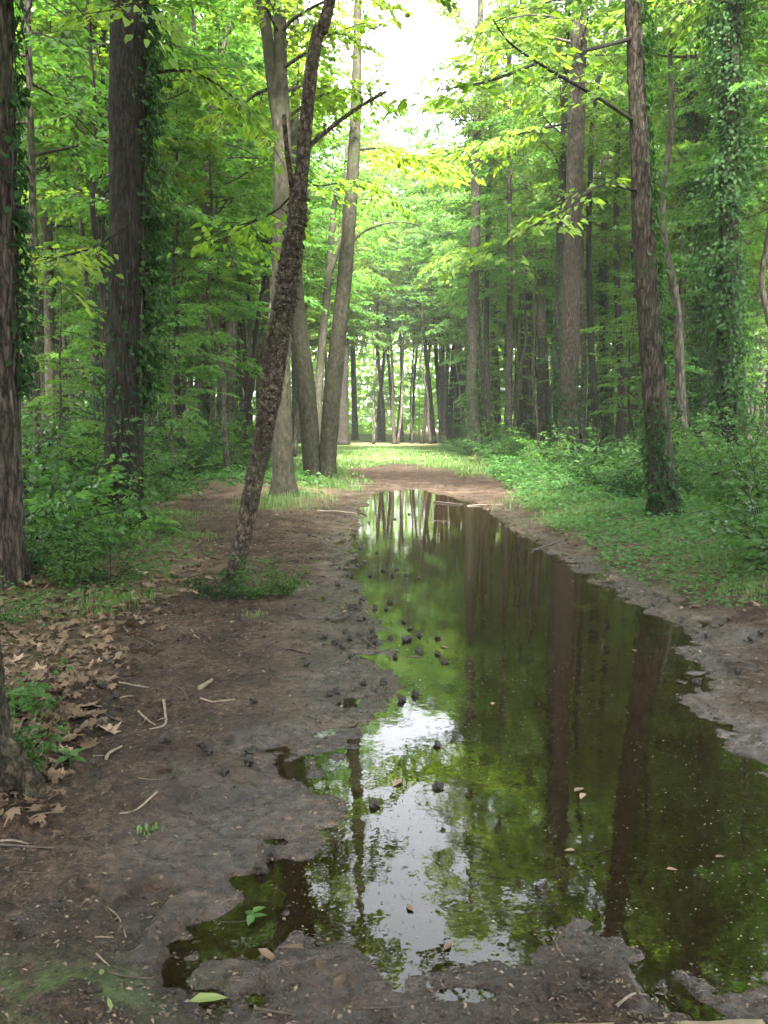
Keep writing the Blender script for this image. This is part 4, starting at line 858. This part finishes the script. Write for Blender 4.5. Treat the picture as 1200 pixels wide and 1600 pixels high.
# ------------------------------------------------------------------ sticks and twigs
def stick(pts, w, mat, label, group=None, name='twig'):
    G = [gp(*p) for p in pts]; c = sum(G) / len(G); wm = .75 * w * np.linalg.norm(c - [0, 0, CAM_H]) / FPX; r0 = wm / 2
    zz = [max(H(q[0], q[1]), -.004) + r0 * .6 for q in G]; Q = np.array([[q[0], q[1], z] for q, z in zip(G, zz)]); o3 = Q[0].copy()
    r2 = np.random.default_rng(int(w * 10 + pts[0][0])); k = len(Q); P, R = catmull(Q - o3, r0 * np.linspace(1, .6, k), max(.02, r0))
    P = P + fbm(P * 25 + pts[0][0], 2, 3)[:, None] * np.array([.3, .3, .3]) * r0; g = Geo(); tube(g, P, R * (1 + .2 * fbm(P * 60, 2, 7)), 8)
    if k > 2 and np.linalg.norm(Q[-1] - Q[0]) > .18:                      # a snapped side shoot
        i_ = len(P) // 2; d = rot_z(unit(P[i_+1] - P[i_]), r2.choice([-1, 1]) * .8); L_ = np.linalg.norm(Q[-1] - Q[0]) * .15; tube(g, np.array([P[i_], P[i_] + d*L_*.5 + [0,0,.004], P[i_] + d*L_]), np.array([R[i_]*.6, R[i_]*.45, R[i_]*.25]), 6)
    tag(link(name, g.mesh(name, M[mat]), loc=tuple(o3)), label, 'stick', group)
def reg(x0, y0, pts, k=3.0): return [(x0 + a/k, y0 + b_/k) for a, b_ in pts]
PALE = 'short pale peeled twig on the trodden mud'; DK = 'thin dark wet twig on the trodden mud'; GR = 'grey-brown stick half pressed into the mud'
gP, gD, gG = 'pale twigs on the mud', 'dark twigs on the mud', 'grey sticks on the mud'
L0 = (0, 900)
for pts, w in [([(900,305),(915,325),(938,350)],4),([(565,645),(600,632),(630,632)],4),([(650,695),(690,730),(728,762)],5),([(940,635),(1000,637),(1100,632)],5),([(440,910),(495,900)],4),([(650,1005),(720,1012),(780,1005)],2),([(560,570),(640,578),(700,585)],4)]:
    stick(reg(*L0, pts), w, 'twig_pale', PALE, gP)
stick(reg(*L0, [(498,920),(515,890),(575,855)]), 7, 'twig_pale', 'curved pale strip of peeled bark on the mud', None, 'bark_strip')
stick(reg(*L0, [(938,600),(995,545)]), 10, 'twig_pale', 'stubby yellowish broken stick chunk on the mud', None, 'broken_stick')
stick(reg(*L0, [(770,640),(778,700),(780,740),(765,770),(700,785)]), 6, 'twig_grey', 'hooked grey stick curling back on itself', None, 'stick')
for pts, w in [([(830,575),(865,610),(885,640)],3),([(1035,525),(1100,495),(1150,475)],2.5),([(390,775),(460,825),(515,865)],2.5),([(505,720),(560,745),(600,755)],4),([(620,340),(700,365),(745,405)],3.5),([(885,1035),(950,1060),(1010,1105)],3)]:
    stick(reg(*L0, pts), w, 'twig_dark', DK, gD)
stick(reg(*L0, [(740,1090),(640,1140),(560,1170)]), 5, 'twig_grey', GR, gG)
B0 = (0, 1200)
stick(reg(*B0, [(0,385),(60,388),(140,398)]), 6, 'twig_grey', 'pale-barked branch in the stick pile below the root flare', None, 'branch')
stick(reg(*B0, [(-30,398),(80,430),(180,440),(265,443)]), 6, 'twig_dark', 'dark branch in the stick pile below the root flare', None, 'branch')
stick(reg(*B0, [(150,435),(210,395),(300,385)]), 3, 'twig_grey', 'thin bent twig crossing the stick pile', None)
stick(reg(*B0, [(140,310),(200,290),(300,280)]), 3, 'twig_grey', 'thin twig lying just under the root flare', None)
stick(reg(*B0, [(450,680),(530,700),(565,740),(590,820)]), 4.5, 'twig_grey', 'bow-shaped root arching out of the dark mud', None, 'root')
for pts, w in [([(455,940),(515,995)],4),([(450,840),(535,830)],4)]: stick(reg(*B0, pts), w, 'twig_pale', PALE, gP)
for pts, w in [([(480,1020),(600,1030),(720,1020)],5),([(1030,720),(1100,722),(1160,715)],4),([(90,560),(150,562),(200,556)],3)]: stick(reg(*B0, pts), w, 'twig_dark', DK, gD)
C0 = (400, 900)
for pts, w in [([(490,352),(560,360),(655,335)],3),([(705,380),(780,380)],4.5),([(500,305),(530,325),(560,345)],4),([(200,205),(255,220)],6),([(135,380),(170,370),(250,385)],7),([(200,592),(260,592)],4)]:
    stick(reg(*C0, pts), w, 'twig_dark', DK, gD)
D0 = (400, 1200)
stick(reg(*D0, [(170,950),(250,910),(335,850)]), 1.8, 'twig_pale', 'straw-coloured pine needle over the soaked leaves', None, 'pine_needle')
stick(reg(*D0, [(200,945),(240,925),(290,905)]), 1.8, 'twig_pale', 'shorter straw-coloured needle beside the long one', None, 'pine_needle')
for pts, w in [([(0,1150),(80,1170),(190,1190)],6),([(470,1150),(600,1140),(700,1130)],4)]: stick(reg(*D0, pts), w, 'twig_dark', DK, gD)
E0 = (800, 1200)
stick(reg(*E0, [(490,1165),(560,1120),(630,1070)]), 6, 'twig_grey', 'brown stick stuck out of the churned mud by the board', None, 'stick')
stick(reg(*E0, [(520,1070),(610,1062)]), 4, 'twig_grey', GR, gG)
stick(reg(*E0, [(180,780),(205,820),(215,870),(250,920)]), 2.2, 'twig_pale', 'thin white rootlet trailing into the puddle', None, 'rootlet')
stick(reg(*E0, [(1020,120),(1080,140),(1125,155)]), 2.2, 'twig_pale', 'pale twig floating at the puddle side', None)
F0 = (400, 450)
stick(reg(*F0, [(285,1065),(380,1062),(475,1060)]), 4, 'twig_grey', 'long pale stick lying by the mossy forked-top trunk', None, 'stick')
stick(reg(*F0, [(60,1215),(200,1208),(310,1212),(425,1238)]), 3, 'twig_dark', 'long dark branch stretched toward the puddle edge', None, 'branch')
stick(reg(*F0, [(835,1005),(910,1012),(970,1018)]), 5, 'twig_dark', 'thick dark branch at the far end of the puddle', None, 'branch')
stick(reg(*F0, [(990,1022),(1080,1020),(1160,1025)]), 3, 'twig_grey', 'grey stick beyond the far end of the puddle', None, 'stick')
for pts, w in [([(475,1042),(520,1070)],3.5),([(440,935),(560,932)],3),([(815,1090),(900,1095)],2.5)]: stick(reg(*F0, pts), w, 'twig_dark', DK, gD)
stick(reg(800, 450, [(90,1195),(150,1175),(225,1162)], 2.91), 4.5, 'twig_dark', 'dark bent branch on the muddy edge below the creeper bank', None, 'branch')

# weathered timber at the near edge
a = gp(835, 1628); c = gp(1190, 1620); g = Geo(); d = unit(c - a); L_ = np.linalg.norm(c - a); w_ = np.array([d[1], -d[0], 0]) * .14; k = 24
t = np.linspace(-.1, 1.0, k); top = .045; e0 = a + d * L_ * t[:, None]; jit = fbm(np.stack([t * 9, t * 0, t * 0], -1), 3, 2) * .006
V = np.concatenate([np.stack([e0[:, 0], e0[:, 1] + jit, np.full(k, top)], -1), np.stack([e0[:, 0], e0[:, 1] + jit + .004, np.full(k, -.03)], -1), e0 + w_ + [0, 0, top], e0 + w_ + [0, 0, -.03]])
i = np.arange(k - 1)[:, None]; g.add(V, np.vstack([i+[[0,1,2*k+1,2*k]], i+[[k,k+1,1,0]], i+[[2*k,2*k+1,3*k+1,3*k]], np.array([[0,2*k,3*k,k],[k-1,2*k-1,4*k-1,3*k-1]])]))
tag(link('timber_board', g.mesh('timber_board', M['board'], smooth=False)), 'pale weathered timber edge lying at the foot of the mud', 'board')

# far mass of wood closing the horizon
r_ = np.random.default_rng(55); n = 60000; a = r_.uniform(-.62, .62, n); y = r_.uniform(92, 130, n); z = 21 * r_.random(n) ** 1.15 + fbm(np.stack([a*20, 0*a, 0*a], -1), 3, 3) * 3
P = np.stack([a * y, y, np.maximum(z, .3)], -1); D = r_.normal(0, 1, (n, 3)); N = r_.normal(0, .6, (n, 3)) + [0, 0, 1]; s = r_.uniform(.5, 1.0, n); g = Geo(); add_leaves(g, P, D, N, s, s * .7, r_.random(n), r_)
tag(link('far_wood', g.mesh('far_wood', M['leaf'], smooth=False)), 'distant leafy wood closing the view between trunks', 'wood', kind='stuff')

# humid air in the wood
bm = bmesh.new(); bmesh.ops.create_cube(bm, size=1.0)
for v in bm.verts: v.co = ((v.co.x) * 420, v.co.y * 330 + 92, v.co.z * 36 + 16.5)
me = bpy.data.meshes.new('haze'); bm.to_mesh(me); bm.free()
m, nt, nd, lk = new_mat('humid_air'); out = nd.new('ShaderNodeOutputMaterial'); pv = nd.new('ShaderNodeVolumePrincipled'); pv.inputs['Color'].default_value = (.92, .97, .93, 1); pv.inputs['Density'].default_value = .0006; pv.inputs['Anisotropy'].default_value = .3
lk.new(pv.outputs[0], out.inputs['Volume']); me.materials.append(m)
tag(link('haze', me), 'pale humid air hanging in the wood', 'haze', kind='stuff')
